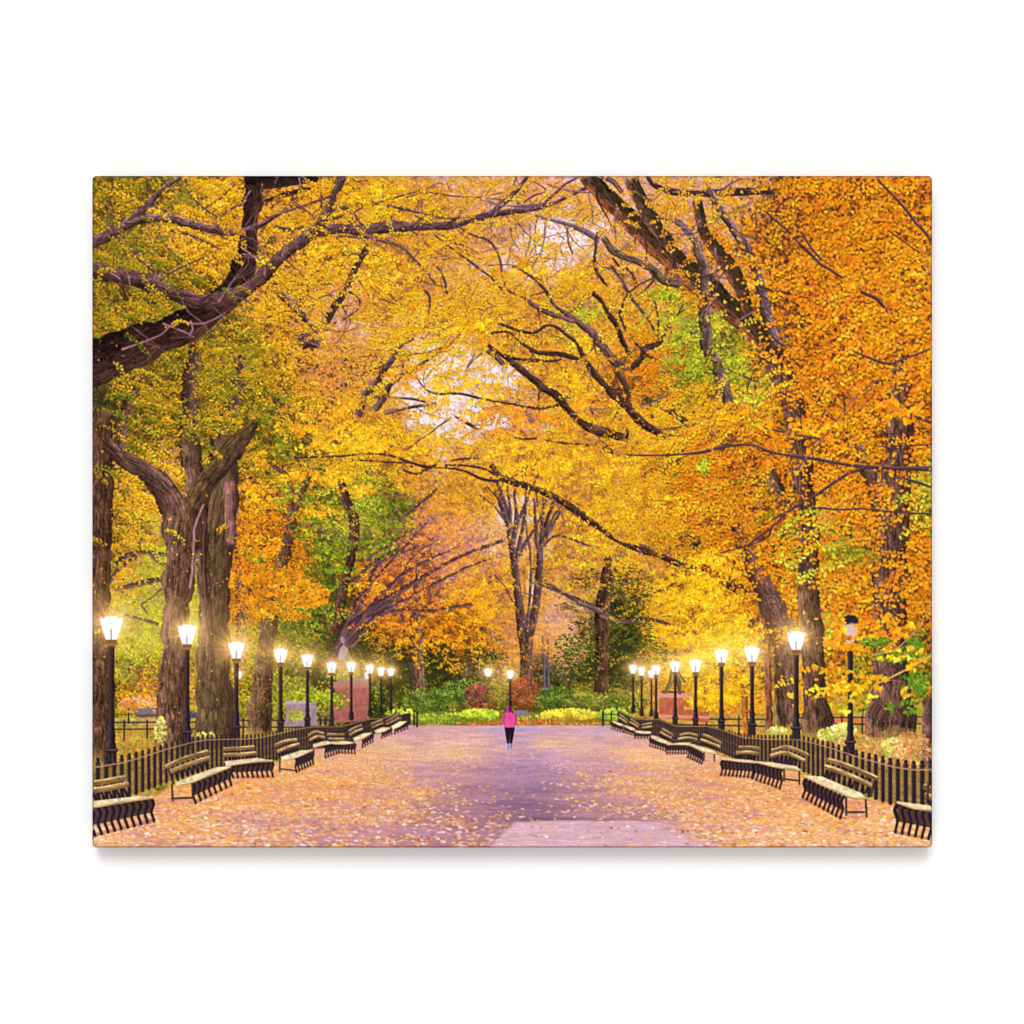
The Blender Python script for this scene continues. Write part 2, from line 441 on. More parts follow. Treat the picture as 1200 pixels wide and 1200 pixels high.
def leaf_layer(n, tier, smul, clthr, jit, gain=.16, prot_on=False, xr=(106, 1094), yr=(204, 836), own=True, only=None, mdw=.6, alpha=1.0):
    x, y = scatter(n, xr, yr)
    g = cell(x, y, jit)
    rt = np.clip((x - 740) / 120, 0, 1)          # the near right hand trees are evenly dense
    v = (.6 - .42 * rt) * at(N_cl, x, y) + mdw * (1 - .45 * rt) * at(N_md, x, y) + .5 * rt * at(N_fn, x, y)
    keep = (v > clthr) & (rng.random(n) < DENS[g] * (1 if tier else 2))
    if only is not None: keep &= only(x, y)
    x, y, g, v = x[keep], y[keep], g[keep], v[keep]
    col = PT[tier][g, rng.integers(0, NP, len(x))]
    b = 1 + gain * np.clip(.45 * v, -1, 1) + rng.normal(0, .07, len(x))
    col = np.clip(col * b[:, None] + rng.normal(0, .018, (len(x), 3)), 0, 1).astype(np.float32)
    sz = size_at(x, y) * smul * rng.uniform(.7, 1.35, len(x))
    leaves(x, y, sz, col, crown(x, y) if own else np.full(len(x), FAR), use_prot=prot_on, alpha=alpha)


leaf_layer(56000, 0, .8, -9, 15, own=False, yr=(204, 850), only=lambda x, y: ids[np.clip(py(y).astype(int), 0, H - 1), np.clip(px(x).astype(int), 0, W - 1)] != SKY)

# ---------------------------------------------------------------- 2 distant trunks and twigs
MV = C(150, 108, 118)
def twig(pts, c=MV, b=None, al=.85):
    stroke(pts, c, b, tex=.25, alpha=al, rough=.5, seed=rng.integers(90))
for _ in range(150):       # fine mauve twigs in the open upper middle
    x = rng.uniform(470, 880); y = rng.uniform(210, 420); L = rng.uniform(18, 60); th = rng.normal(-1.2, .7)
    twig([(x, y, 1.8), (x + L * .5 * math.cos(th) + rng.normal(0, 4), y + L * .5 * math.sin(th), 1.3), (x + L * math.cos(th), y + L * math.sin(th), .7)], C(140, 92, 110), T_span, .55)
for x in np.arange(545, 612, 3.2):   # bare upright stems against the sky window
    twig([(x, 470 + rng.uniform(-6, 10), 1.2), (x + rng.normal(0, 3), 440, .9), (x + rng.normal(0, 6), 410 + rng.uniform(0, 22), .5)], C(205, 150, 150), T_span, .55)
for _ in range(90):        # rust tree twigs
    x = rng.uniform(420, 600); y = rng.uniform(560, 730); L = rng.uniform(20, 55)
    th = rng.normal(-.75, .4)
    twig([(x, y, 1.8), (x + L * .5 * math.cos(th), y + L * .5 * math.sin(th) + 2, 1.3), (x + L * math.cos(th), y + L * math.sin(th), .8)], C(120, 72, 82), T_rust, .6)
for _ in range(60):
    x = rng.uniform(560, 700); y = rng.uniform(600, 700); L = rng.uniform(12, 40); th = rng.normal(-1.2, .9)
    twig([(x, y, 1.5), (x + L * math.cos(th), y + L * math.sin(th), .7)], C(110, 78, 80), T_cent, .55)

BK = C(96, 66, 62); BKL = C(158, 116, 116); BKD = C(44, 28, 28)
# centre V tree
stroke([(617, 800, 16), (617, 765, 15), (616, 742, 19), (615, 730, 19)], C(92, 64, 52), T_cent, C(130, 96, 84), tex=.6, keep=.75, seed=3)
stroke([(613, 744, 13), (608, 705, 10), (603, 660, 9), (599, 630, 9), (594, 600, 7), (583, 565, 4)], C(88, 60, 56), T_cent, C(136, 104, 110), tex=.5, keep=.88, seed=4)
stroke([(620, 744, 12), (628, 712, 10), (632, 672, 9), (634, 640, 7), (642, 608, 5), (652, 580, 3)], C(84, 60, 54), T_cent, C(130, 96, 96), tex=.5, keep=.88, seed=5)
for p in ([(599, 632, 6), (590, 600, 5), (580, 575, 3)], [(598, 625, 5), (598, 595, 4), (594, 565, 2)], [(601, 632, 5), (612, 600, 4), (622, 575, 3), (632, 555, 2)], [(593, 610, 3), (578, 592, 2), (562, 580, 1.5)], [(634, 650, 5), (636, 610, 4), (638, 575, 2)], [(632, 640, 5), (648, 616, 4), (656, 600, 3)], [(603, 660, 5), (620, 630, 4), (634, 605, 3), (640, 585, 2)], [(618, 738, 4), (621, 700, 3), (622, 655, 3), (616, 610, 2)], [(600, 640, 6), (605, 610, 5), (604, 575, 3)], [(607, 648, 5), (614, 610, 4), (617, 570, 2)], [(596, 615, 4), (588, 590, 3), (572, 570, 2)], [(632, 655, 4), (628, 620, 4), (626, 585, 2)], [(640, 640, 3), (646, 612, 3), (660, 590, 2)],
          [(601, 705, 3), (594, 690, 2), (580, 674, 1.5)], [(636, 640, 3), (655, 628, 3), (690, 640, 3)], [(632, 685, 3), (645, 690, 3), (675, 702, 5), (700, 716, 8)], [(630, 700, 2), (600, 690, 1)]):
    stroke(p, C(96, 66, 70), T_cent, C(140, 108, 116), tex=.3, rough=.4, keep=.85)
# evergreen trunk
stroke([(705, 815, 18), (706, 765, 15), (706, 722, 18), (709, 690, 14), (713, 655, 9)], C(84, 52, 42), T_ever, C(120, 78, 62), tex=.7, keep=.7, seed=6)
stroke([(707, 720, 8), (722, 725, 7), (735, 728, 6), (750, 727, 6), (765, 727, 5), (784, 732, 4)], C(96, 70, 64), T_ever, tex=.4, rough=.6, keep=.75)
stroke([(704, 717, 7), (692, 712, 6), (680, 707, 5), (656, 692, 4), (640, 684, 3), (622, 683, 2)], C(104, 78, 74), T_ever, tex=.4, rough=.6, keep=.75)
stroke([(712, 700, 9), (716, 685, 7), (722, 668, 5)], C(80, 54, 46), T_ever, tex=.4, keep=.6)
twig([(720, 668, 3), (742, 690, 4), (752, 706, 5), (765, 690, 3), (775, 678, 3)], C(80, 56, 50), T_ever, 1)
POLE = new('pole', label='thin grey blue pole behind the shrubs at the end of the promenade')
stroke([(638, 812, 3.6), (637.5, 770, 3.2), (636, 745, 2)], C(92, 80, 100), POLE, tex=.1)
stroke([(643, 812, 2.6), (642.5, 750, 2.2)], C(96, 84, 104), POLE, tex=.1)
# orange speckled trunk
stroke([(489, 815, 19), (488, 770, 16), (488, 720, 14), (490, 690, 10), (490, 660, 6)], C(112, 78, 66), T_orng, C(150, 110, 96), tex=.7, keep=.45, seed=8)
# rust tree limbs
for p in ([(390, 770, 10), (420, 731, 9), (450, 710, 8), (480, 686, 6), (510, 668, 5), (545, 650, 4), (588, 634, 5)], [(395, 757, 9), (425, 702, 6), (442, 662, 5), (470, 645, 4), (500, 612, 3)], [(392, 705, 5), (415, 680, 6), (445, 655, 5), (475, 640, 3)],
          [(428, 724, 6), (465, 716, 4), (505, 716, 4), (530, 712, 3), (552, 708, 2)], [(404, 738, 7), (432, 716, 6), (455, 700, 5), (500, 674, 4)], [(396, 748, 5), (412, 716, 4), (424, 690, 3)], [(480, 602, 4), (495, 588, 4), (510, 574, 3)], [(388, 778, 6), (420, 742, 5), (452, 716, 5), (500, 690, 4), (540, 668, 3), (575, 655, 2)], [(395, 765, 5), (430, 715, 4), (468, 676, 4), (505, 655, 3), (540, 640, 2)], [(398, 742, 4), (430, 690, 4), (462, 655, 3), (490, 640, 2)], [(470, 686, 3), (478, 660, 2), (500, 640, 2)], [(430, 655, 3), (460, 636, 3), (492, 615, 3)], [(412, 756, 6), (428, 735, 5), (440, 722, 4)]):
    stroke(p, C(92, 62, 66), T_rust, C(140, 100, 108), tex=.5, rough=.6, keep=.85, seed=int(p[0][0]))
# left far trunks
for p, b in (([(108, 690, 8), (122, 672, 6), (150, 650, 6), (175, 648, 5), (193, 650, 5)], T_edge), ([(120, 690, 6), (140, 665, 5), (158, 652, 5), (163, 636, 4), (165, 606, 4)], T_edge), ([(136, 691, 6), (160, 685, 7), (192, 678, 7)], T_edge), ([(148, 722, 4), (165, 726, 4), (185, 732, 4)], T_edge), ([(178, 652, 6), (190, 662, 5)], T_edge), ([(160, 712, 2), (178, 700, 2), (190, 688, 2)], T_edge), ([(172, 722, 2), (166, 712, 2), (152, 705, 1.5)], T_edge), ([(135, 615, 2), (160, 612, 3), (192, 610, 3)], T_edge)):
    stroke(p, C(92, 66, 60), b, C(130, 100, 96), tex=.4, rough=.4, keep=.6)

# trunk stems hidden deep in the left foliage
stroke([(280, 790, 14), (281, 740, 12), (279, 690, 10), (277, 640, 8), (276, 580, 7)], C(110, 72, 62), T_lean, C(150, 104, 88), keep=.3, seed=12)
stroke([(222, 540, 25), (220, 500, 23), (222, 440, 18), (230, 400, 12)], C(80, 54, 50), T_twin, C(112, 80, 84), keep=.55, seed=13)
stroke([(252, 540, 18), (258, 500, 20), (276, 460, 16), (282, 420, 12)], C(84, 58, 56), T_twin, C(116, 84, 88), keep=.35, seed=14)
stroke([(134, 540, 22), (140, 500, 16), (152, 465, 12), (160, 440, 9)], C(88, 58, 54), T_edge, C(120, 84, 84), keep=.35, seed=15)
# right hidden stems
for p in ([(1000, 520, 10), (970, 490, 8), (950, 440, 8)], [(890, 610, 10), (880, 570, 14), (862, 545, 10)], [(840, 505, 9), (850, 520, 9), (838, 500, 6)], [(722, 596, 9), (735, 612, 8)]):
    stroke(p, C(92, 62, 56), T_rite, keep=.2)

leaf_layer(120000, 1, .84, -1.0, 15, gain=.2, prot_on=True, mdw=1.0, alpha=.92)

def spray(cx, cy, rx, ry, n, cols, sz, own, shape='flat', pr=False, thr=-9, flat=1.0):
    t = rng.random(n) ** .6; th = rng.uniform(0, 2 * math.pi, n)
    x = cx + rx * t * np.cos(th); y = cy + ry * t * np.sin(th)
    v = at(N_md, x, y)
    k = v > thr
    x, y, v = x[k], y[k], v[k]
    o = np.argsort(y)[::-1] if shape == 'dome' else np.arange(len(x))
    x, y, v = x[o], y[o], v[o]
    col = np.array(cols)[rng.integers(0, len(cols), len(x))] * (1 + .1 * v + rng.normal(0, .08, len(x)))[:, None]
    if shape == 'dome':
        col = col * (1.12 - .3 * np.clip((y - cy) / ry, -1, 1))[:, None]
    leaves(x, y, rng.uniform(.7, 1.4, len(x)) * sz, np.clip(col, 0, 1).astype(np.float32), np.full(len(x), own), flat=flat, use_prot=pr)


GRASS = new('lawn', label='yellow green lawn strewn with leaves behind the railings', kind='stuff')
# lawns behind fences
poly([(108, 846), (200, 848), (330, 846), (400, 852), (340, 905), (108, 950)], C(186, 150, 60), GRASS, tex=.25, seed=1)
poly([(740, 852), (780, 836), (905, 840), (1100, 838), (1100, 960), (900, 905)], C(196, 158, 70), GRASS, tex=.25, seed=2)
spray(160, 880, 70, 26, 900, rp([(220, 170, 60), (180, 160, 50), (150, 150, 40), (230, 150, 60), (200, 120, 60)]), 2.6, GRASS)
spray(860, 856, 110, 16, 500, rp([(230, 150, 60), (220, 170, 60), (200, 120, 50)]), 2.4, GRASS)
spray(1030, 880, 70, 26, 900, rp([(230, 160, 90), (220, 140, 80), (190, 170, 70), (240, 190, 130), (210, 110, 60)]), 3, GRASS)
poly([(132, 842), (190, 842), (190, 850), (132, 850)], C(225, 160, 110), GRASS, alpha=.8)
poly([(960, 843), (1022, 843), (1022, 850), (960, 850)], C(225, 120, 60), GRASS, alpha=.8)
# low plants
SH = []
def shrub(cx, cy, rx, ry, n, cols, sz=2.4, label=None, name='shrub', thr=-9, grp='shrubs along the promenade'):
    s = new(name, None, label, grp)
    spray(cx, cy, rx, ry, n, cols, sz, s, 'dome', thr=thr)
    return s
OR = rp([(225, 110, 40), (235, 140, 50), (205, 90, 40), (180, 80, 40)])
shrub(165, 828, 28, 12, 420, rp([(225, 130, 60), (240, 150, 80), (190, 110, 60), (235, 150, 150), (150, 120, 50)]), 3, 'pink and orange shrub beyond the lawn on the left')
shrub(150, 845, 20, 6, 120, rp([(120, 130, 50), (160, 150, 50)]), 2.4, 'low green shrub beside the distant bench')
shrub(300, 828, 22, 14, 160, rp([(150, 170, 40), (120, 140, 36)]), 3, 'small leafy shrub beside the slim trunk', thr=-.2)

# distant bench and railings on the lawns
FB = new('bench', None, 'distant grey blue bench on the lawn behind the first lamp', 'benches on the promenade')
poly([(160, 831), (184, 830), (184, 836), (160, 837)], C(120, 112, 128), FB); poly([(158, 838), (186, 837), (186, 840), (158, 841)], C(90, 84, 90), FB)
poly([(221, 834), (230, 833), (230, 842), (221, 843)], C(80, 78, 96), FB)
def railing(label, bars, posts):
    r = new('railing', None, label, 'low dark railings')
    for (xa, ya, xb, yb) in bars: stroke([(xa, ya, 1.6), (xb, yb, 1.6)], C(60, 46, 50), r, tex=.1)
    for x, ya, yb in posts: stroke([(x, ya, 2), (x, yb, 2)], C(52, 40, 44), r, tex=.1)
railing('low two bar railing across the lawn at the left edge', ((125, 847.5, 232, 847), (125, 855.5, 232, 855)), ((144, 845, 868), (171, 845, 866), (149, 832, 848), (183, 832, 848)))
railing('low railing running past the grey stone block', ((280, 845, 395, 845), (280, 853, 395, 853)), ((284, 843, 870), (375, 842, 856), (381, 842, 856)))
railing('low railing under the golden tree', ((795, 843, 905, 844), (795, 850, 905, 852)), ((829, 840, 862), (867, 841, 862)))
railing('low railing across the lawn behind the unlit lamp', ((935, 842, 1085, 841), (935, 850, 1085, 849)), ((988, 840, 858), (1012, 840, 860)))

# ---------------------------------------------------------------- 3 main limbs
DB = C(72, 44, 38)
# --- upper left dark limb and trunk
stroke([(100, 428, 58), (150, 408, 46), (205, 386, 40), (245, 362, 36), (275, 335, 30), (287, 300, 25), (292, 260, 22), (296, 228, 24), (299, 200, 28)], C(50, 30, 27), T_edge, C(92, 58, 50), C(26, 15, 14), side=.3, tex=.9, keep=.9, rough=.5, seed=21)
stroke([(296, 214, 16), (330, 210, 16), (368, 207, 10)], C(36, 24, 22), T_edge, keep=.9, seed=22)
stroke([(312, 234, 5), (335, 226, 6), (362, 220, 4)], C(50, 34, 24), T_edge, keep=.7)
PB = C(92, 60, 60); PBL = C(152, 114, 122); PBD = C(42, 26, 26)
LIMBS = []
def limb(pts, b=None, c=PB, l=PBL, d=PBD, k=.88, side=-.4, tex=.75, rough=.55, fade=1.0, **kw):
    pts = [(x, y, w if w > 5 else w * .78) for x, y, w in pts]
    if pts[0][1] < 690 and max(p[2] for p in pts) >= 3.5: LIMBS.append((pts, T_arch if b is None else b))
    stroke(pts, c, T_arch if b is None else b, l, d, side=side, tex=tex, keep=k, rough=rough, fade=fade, seed=int(rng.integers(40)), **kw)
# --- purple arching limbs
limb([(100, 314, 20), (140, 322, 20), (172, 330, 20), (200, 342, 19), (228, 352, 19), (255, 351, 19), (280, 343, 18), (300, 329, 17), (318, 310, 16), (340, 290, 15), (364, 274, 14)], c=C(92, 58, 56), l=C(142, 98, 102), d=C(42, 24, 24))
limb([(344, 287, 14), (364, 274, 13), (390, 267, 12), (430, 267, 12), (470, 264, 12), (505, 264, 11), (530, 262, 10), (560, 254, 9), (600, 246, 8), (635, 241, 6), (660, 232, 5), (690, 217, 5), (708, 206, 4)], c=C(92, 62, 64), l=C(140, 104, 112))
limb([(350, 285, 13), (364, 273, 13), (375, 261, 12), (385, 245, 10), (392, 225, 9), (403, 202, 11)], c=C(88, 60, 60), l=C(136, 102, 106))
limb([(100, 287, 15), (130, 272, 11), (150, 257, 9), (170, 240, 8), (190, 220, 7), (214, 204, 6)], l=C(176, 134, 148))
limb([(138, 268, 8), (165, 256, 9), (195, 255, 9), (220, 261, 8), (250, 268, 8), (275, 271, 8), (300, 264, 7), (330, 248, 5), (360, 238, 4), (390, 227, 4)], l=C(172, 132, 148))
for p in ([(320, 264, 5), (345, 267, 5), (370, 258, 4), (400, 252, 4), (430, 240, 3), (470, 228, 3), (510, 216, 2)], [(386, 247, 7), (410, 240, 6), (440, 237, 5), (480, 245, 4), (508, 252, 3), (535, 256, 3)], [(574, 250, 7), (590, 236, 6), (605, 222, 6), (620, 204, 5)], [(634, 241, 4), (650, 225, 4), (665, 213, 4), (682, 204, 3)], [(613, 236, 3), (625, 228, 3), (640, 222, 2), (625, 210, 2)],
          [(214, 206, 5), (222, 225, 4), (235, 240, 4), (262, 258, 3)], [(133, 275, 5), (150, 292, 4), (165, 305, 4), (182, 319, 4)], [(185, 328, 4), (205, 315, 3), (230, 303, 3), (258, 294, 2)], [(196, 268, 4), (230, 277, 3), (260, 292, 4), (285, 300, 3), (310, 302, 2)], [(393, 275, 3), (420, 277, 3), (440, 280, 3), (470, 289, 3), (490, 307, 4), (510, 332, 3)], [(436, 272, 2), (434, 281, 2)],
          [(508, 273, 3), (530, 290, 3), (560, 312, 4), (580, 328, 3), (592, 345, 3)], [(530, 258, 3), (550, 272, 3), (575, 283, 4), (586, 305, 4), (592, 335, 3), (606, 345, 3)], [(512, 310, 4), (520, 325, 4), (525, 345, 4)], [(235, 245, 3), (255, 232, 3), (275, 213, 3)], [(260, 254, 4), (265, 246, 4), (278, 240, 3), (290, 232, 2)], [(131, 206, 2), (126, 240, 2), (123, 270, 2)], [(155, 215, 2), (150, 237, 2)], [(376, 205, 2), (376, 225, 2), (376, 252, 2)],
          [(280, 273, 3), (300, 282, 2), (312, 290, 2)], [(270, 278, 2), (290, 288, 2), (310, 297, 2)], [(455, 255, 2), (472, 262, 2), (490, 275, 2)], [(415, 248, 3), (420, 258, 3), (432, 266, 3)], [(475, 230, 2), (500, 224, 2), (530, 228, 2), (565, 230, 2)], [(510, 255, 2), (540, 254, 2), (565, 250, 2)], [(392, 208, 2), (389, 235, 2), (392, 262, 2), (396, 280, 2)],
          [(210, 350, 3), (220, 365, 3), (235, 378, 3), (255, 400, 2)], [(308, 285, 2), (330, 300, 2), (350, 318, 2), (368, 335, 2)]):
    limb(p, tex=.35, rough=.5, k=.8)
for p in ([(143, 408, 3), (185, 392, 2), (205, 376, 2), (235, 378, 2), (262, 366, 2)], [(222, 375, 2), (226, 385, 2), (222, 392, 2)], [(190, 378, 2), (215, 388, 2), (224, 393, 1)], [(128, 318, 2), (138, 324, 2), (144, 332, 2)], [(150, 322, 2), (152, 334, 1.5)], [(282, 288, 2), (304, 304, 2)], [(284, 296, 2), (303, 300, 1.5)], [(282, 240, 2), (292, 222, 2)], [(349, 207, 2), (353, 222, 1.5)], [(356, 206, 2), (366, 218, 1.5)]):
    stroke(p, C(150, 104, 116), T_arch, tex=.2, rough=.6, keep=.6)
limb([(433, 285, 8), (420, 305, 8), (410, 325, 6), (400, 345, 8), (386, 368, 10), (376, 380, 8)], c=C(64, 42, 36), l=C(100, 72, 62), k=.55)
limb([(404, 338, 4), (420, 350, 4), (418, 362, 3), (400, 375, 3)], c=C(84, 56, 56), k=.6)
limb([(326, 340, 9), (340, 355, 10), (355, 370, 8), (372, 392, 8)], c=C(80, 56, 58), k=.4)
limb([(345, 404, 18), (360, 398, 18), (375, 402, 10)], c=C(60, 40, 38), k=.5)
limb([(424, 464, 9), (436, 452, 8), (446, 440, 7), (455, 425, 7), (470, 405, 5), (485, 396, 3)], c=C(84, 62, 56), l=C(150, 118, 112), k=.45)
limb([(438, 482, 8), (446, 470, 8), (455, 450, 9), (472, 438, 7), (490, 428, 5), (510, 415, 5), (530, 400, 4), (545, 384, 2)], c=C(100, 70, 66), l=C(140, 104, 100), k=.4)
limb([(432, 464, 3), (460, 465, 3), (490, 468, 4), (512, 474, 4)], c=C(110, 78, 84), k=.6)
limb([(450, 485, 3), (466, 480, 5), (485, 476, 5), (512, 472, 5)], c=C(104, 78, 84), k=.6)
limb([(418, 490, 8), (425, 470, 8), (430, 455, 6)], c=C(84, 54, 50), k=.35)
limb([(545, 434, 2), (556, 420, 2), (566, 412, 2)], c=C(120, 88, 96), k=.8); limb([(545, 436, 2), (550, 425, 2), (558, 412, 1.5)], c=C(120, 88, 96), k=.8)
limb([(420, 440, 2), (470, 418, 3), (500, 412, 3), (520, 405, 2)], c=C(90, 60, 60), k=.6, tex=.3)
for p in ([(312, 330, 3), (345, 333, 3), (390, 332, 3)], [(495, 338, 4), (503, 346, 4), (503, 370, 3)], [(486, 250, 2), (500, 262, 2)], [(330, 410, 3), (350, 420, 2)]):
    limb(p, c=C(80, 54, 54), k=.7, tex=.3)

for _ in range(170):
    x = rng.uniform(110, 640); y = rng.uniform(210, 420 - .12 * abs(x - 300)); L = rng.uniform(14, 46); th = rng.choice([-.5, .6, -1.2, 1.1, .2, 2.6]) + rng.normal(0, .3)
    stroke([(x, y, 1.6), (x + L * .5 * math.cos(th) + rng.normal(0, 3), y + L * .5 * math.sin(th) + rng.normal(0, 3), 1.2), (x + L * math.cos(th), y + L * math.sin(th), .7)], C(122, 82, 88) if rng.random() < .6 else C(84, 54, 50), T_arch, tex=.2, alpha=.8, rough=.7, keep=.5)
# --- pink thin branches in the top centre
for p in ([(625, 250, 5), (645, 256, 5), (668, 262, 6), (690, 272, 7), (704, 282, 7)], [(640, 258, 3), (636, 290, 2), (628, 305, 2), (622, 315, 2)], [(665, 262, 3), (668, 285, 3), (672, 298, 3)], [(652, 270, 2), (664, 280, 2)], [(690, 225, 2), (695, 250, 2), (696, 262, 2)], [(700, 215, 2), (716, 235, 2), (707, 255, 2)], [(560, 232, 2), (600, 240, 2), (640, 236, 3)], [(640, 214, 2), (670, 222, 3), (700, 224, 3)], [(725, 215, 2), (732, 228, 3)]):
    limb(p, c=C(128, 94, 104), l=C(176, 140, 156), k=.75, tex=.3)

# --- middle arching limbs
MB = dict(b=T_span, c=C(72, 45, 36), l=C(112, 78, 66), d=C(38, 22, 18))
limb([(570, 402, 5), (590, 417, 6), (610, 432, 8), (635, 452, 9), (655, 465, 10), (670, 484, 10), (690, 500, 11), (715, 508, 11), (734, 513, 9)], **MB)
limb([(734, 515, 5), (737, 506, 4), (735, 500, 4)], **MB)
limb([(656, 474, 5), (630, 478, 5), (600, 473, 4), (570, 468, 4), (540, 461, 4), (512, 461, 3), (498, 455, 2), (486, 440, 2)], **MB)
limb([(570, 409, 6), (582, 418, 6), (592, 428, 6)], **{**MB, 'c': C(112, 84, 68)})
limb([(575, 390, 4), (595, 388, 3), (610, 400, 4), (630, 412, 6), (655, 414, 6), (672, 418, 6), (680, 420, 4)], **MB)
limb([(592, 418, 4), (615, 421, 5), (645, 422, 4), (660, 420, 3)], **{**MB, 'k': .6})
limb([(584, 377, 4), (600, 384, 4), (625, 389, 5), (642, 380, 5), (655, 384, 5), (668, 394, 5), (679, 405, 6), (685, 420, 7), (700, 440, 8), (714, 456, 9), (735, 476, 11), (755, 496, 11), (775, 508, 8), (785, 514, 5)], **MB)
limb([(600, 310, 3), (622, 322, 4), (638, 338, 5), (650, 356, 5), (665, 368, 6), (680, 378, 7), (697, 392, 9), (708, 408, 10), (722, 424, 10), (738, 430, 9)], **{**MB, 'c': C(104, 72, 66), 'l': C(150, 112, 106)})
limb([(610, 345, 4), (635, 362, 6), (655, 370, 6), (675, 376, 6)], **{**MB, 'c': C(118, 84, 80)})
limb([(738, 432, 8), (750, 422, 7), (757, 408, 6), (772, 402, 7), (782, 390, 6)], **MB)
limb([(722, 430, 8), (735, 455, 7), (739, 478, 7)], **{**MB, 'c': C(92, 64, 60)})
limb([(692, 340, 6), (705, 352, 6), (714, 368, 6), (724, 382, 7), (732, 402, 7), (740, 420, 6)], **{**MB, 'c': C(66, 40, 34)})
limb([(772, 400, 4), (765, 380, 4), (752, 362, 5), (742, 350, 5), (730, 330, 5), (716, 308, 4)], **{**MB, 'c': C(112, 84, 84)})
limb([(733, 388, 4), (727, 365, 4), (735, 345, 4), (745, 335, 3), (742, 322, 3), (733, 312, 4)], **{**MB, 'c': C(84, 54, 50)})
limb([(700, 270, 3), (698, 290, 5), (698, 310, 5), (704, 322, 5), (712, 335, 4)], **MB)
for p in ([(745, 335, 2), (765, 325, 2), (775, 318, 2)], [(750, 345, 3), (762, 332, 3), (768, 320, 2)], [(770, 400, 3), (772, 380, 3), (768, 350, 2)], [(778, 385, 3), (790, 372, 3), (803, 355, 2)], [(785, 375, 2), (800, 364, 2), (815, 358, 2)], [(718, 300, 3), (728, 312, 3)], [(695, 486, 3), (692, 475, 3), (698, 468, 4)], [(622, 346, 2), (640, 340, 2)], [(695, 500, 3), (690, 492, 2)], [(714, 415, 3), (742, 470, 2)], [(716, 460, 4), (730, 460, 3)], [(762, 478, 3), (766, 490, 3)], [(745, 400, 4), (760, 416, 4), (772, 420, 3)]):
    limb(p, **{**MB, 'k': .7, 'tex': .3})
# mossy horizontal elbow right of centre
limb([(752, 468, 9), (775, 474, 9), (795, 486, 9), (805, 496, 8)], b=T_span, c=C(84, 64, 44), l=C(96, 92, 40), k=.55)
limb([(752, 462, 14), (762, 462, 14)], b=T_span, c=C(86, 80, 30), k=.55)
# lower arching limb
limb([(574, 543, 6), (588, 558, 7), (606, 566, 8), (632, 574, 8), (655, 585, 9), (680, 602, 8), (705, 620, 7), (722, 634, 5), (742, 641, 8), (770, 650, 9), (795, 660, 8), (812, 664, 7), (835, 668, 9), (858, 684, 12), (880, 700, 14)], **{**MB, 'k': .72})
limb([(492, 548, 2), (520, 548, 3), (545, 552, 3), (565, 561, 4), (592, 564, 5)], **MB)
limb([(520, 545, 3), (545, 545, 3), (570, 550, 4), (585, 560, 4)], **{**MB, 'k': .6})
limb([(345, 536, 2), (400, 534, 3), (430, 531, 3), (455, 533, 4), (470, 538, 4), (492, 545, 4), (508, 548, 3)], **MB)
limb([(410, 538, 3), (450, 541, 3), (478, 542, 3)], **{**MB, 'k': .7})
limb([(470, 550, 3), (488, 555, 4), (500, 549, 5), (514, 543, 5)], **MB)
for p in ([(451, 531, 3), (447, 520, 3), (446, 505, 2)], [(452, 531, 2), (462, 518, 2)], [(484, 548, 4), (480, 545, 3)], [(470, 534, 2), (485, 520, 2), (510, 502, 2), (530, 488, 2)], [(532, 487, 2), (545, 494, 4), (553, 498, 5), (560, 503, 3)], [(600, 512, 3), (615, 514, 4), (630, 513, 3)], [(637, 516, 4), (655, 518, 3), (690, 521, 4)], [(618, 562, 2), (616, 552, 2), (620, 545, 2)], [(612, 560, 2), (613, 546, 2)], [(525, 540, 3), (545, 537, 3), (565, 537, 2)], [(705, 522, 8), (722, 530, 7)]):
    limb(p, **{**MB, 'k': .65, 'tex': .3})
# stub segments inside the right foliage
limb([(796, 625, 13), (812, 636, 14), (828, 644, 12)], **{**MB, 'c': C(70, 48, 34), 'k': .6})
limb([(745, 640, 10), (766, 647, 10)], **{**MB, 'k': .6})

# --- huge mossy limb on the right
MS = dict(b=T_moss, c=C(92, 60, 46), l=C(150, 84, 50), d=C(40, 30, 22))
limb([(682, 200, 16), (708, 226, 20), (735, 252, 23), (765, 280, 27), (795, 308, 30), (822, 332, 31), (850, 355, 30), (878, 380, 27), (898, 402, 24)], side=.6, moss=C(52, 42, 26), tex=.95, **MS)
limb([(885, 385, 26), (905, 415, 28), (925, 455, 28), (938, 500, 26)], side=.4, moss=C(52, 42, 26), **{**MS, 'k': .4})
limb([(738, 204, 17), (752, 234, 17), (768, 262, 17), (784, 284, 14), (795, 300, 12)], side=.3, moss=C(56, 46, 32), **{**MS, 'l': C(140, 108, 96)})
limb([(758, 204, 5), (768, 216, 7), (790, 223, 8), (815, 226, 9), (845, 224, 9), (910, 222, 8)], **{**MS, 'c': C(62, 42, 40), 'l': C(96, 70, 70), 'k': .7})
limb([(818, 230, 12), (822, 258, 12), (832, 280, 15), (848, 300, 18), (862, 322, 18), (872, 345, 14), (878, 370, 12)], side=.4, moss=C(54, 46, 26), **{**MS, 'c': C(78, 58, 44)})
limb([(830, 215, 8), (845, 245, 9), (862, 268, 10), (878, 295, 12), (892, 330, 12), (900, 370, 14), (912, 410, 14)], **{**MS, 'c': C(104, 80, 80), 'l': C(150, 120, 124), 'k': .6})
limb([(772, 250, 8), (790, 256, 8), (806, 268, 8), (816, 282, 9), (822, 300, 9)], **{**MS, 'c': C(120, 92, 92), 'l': C(166, 132, 140)})
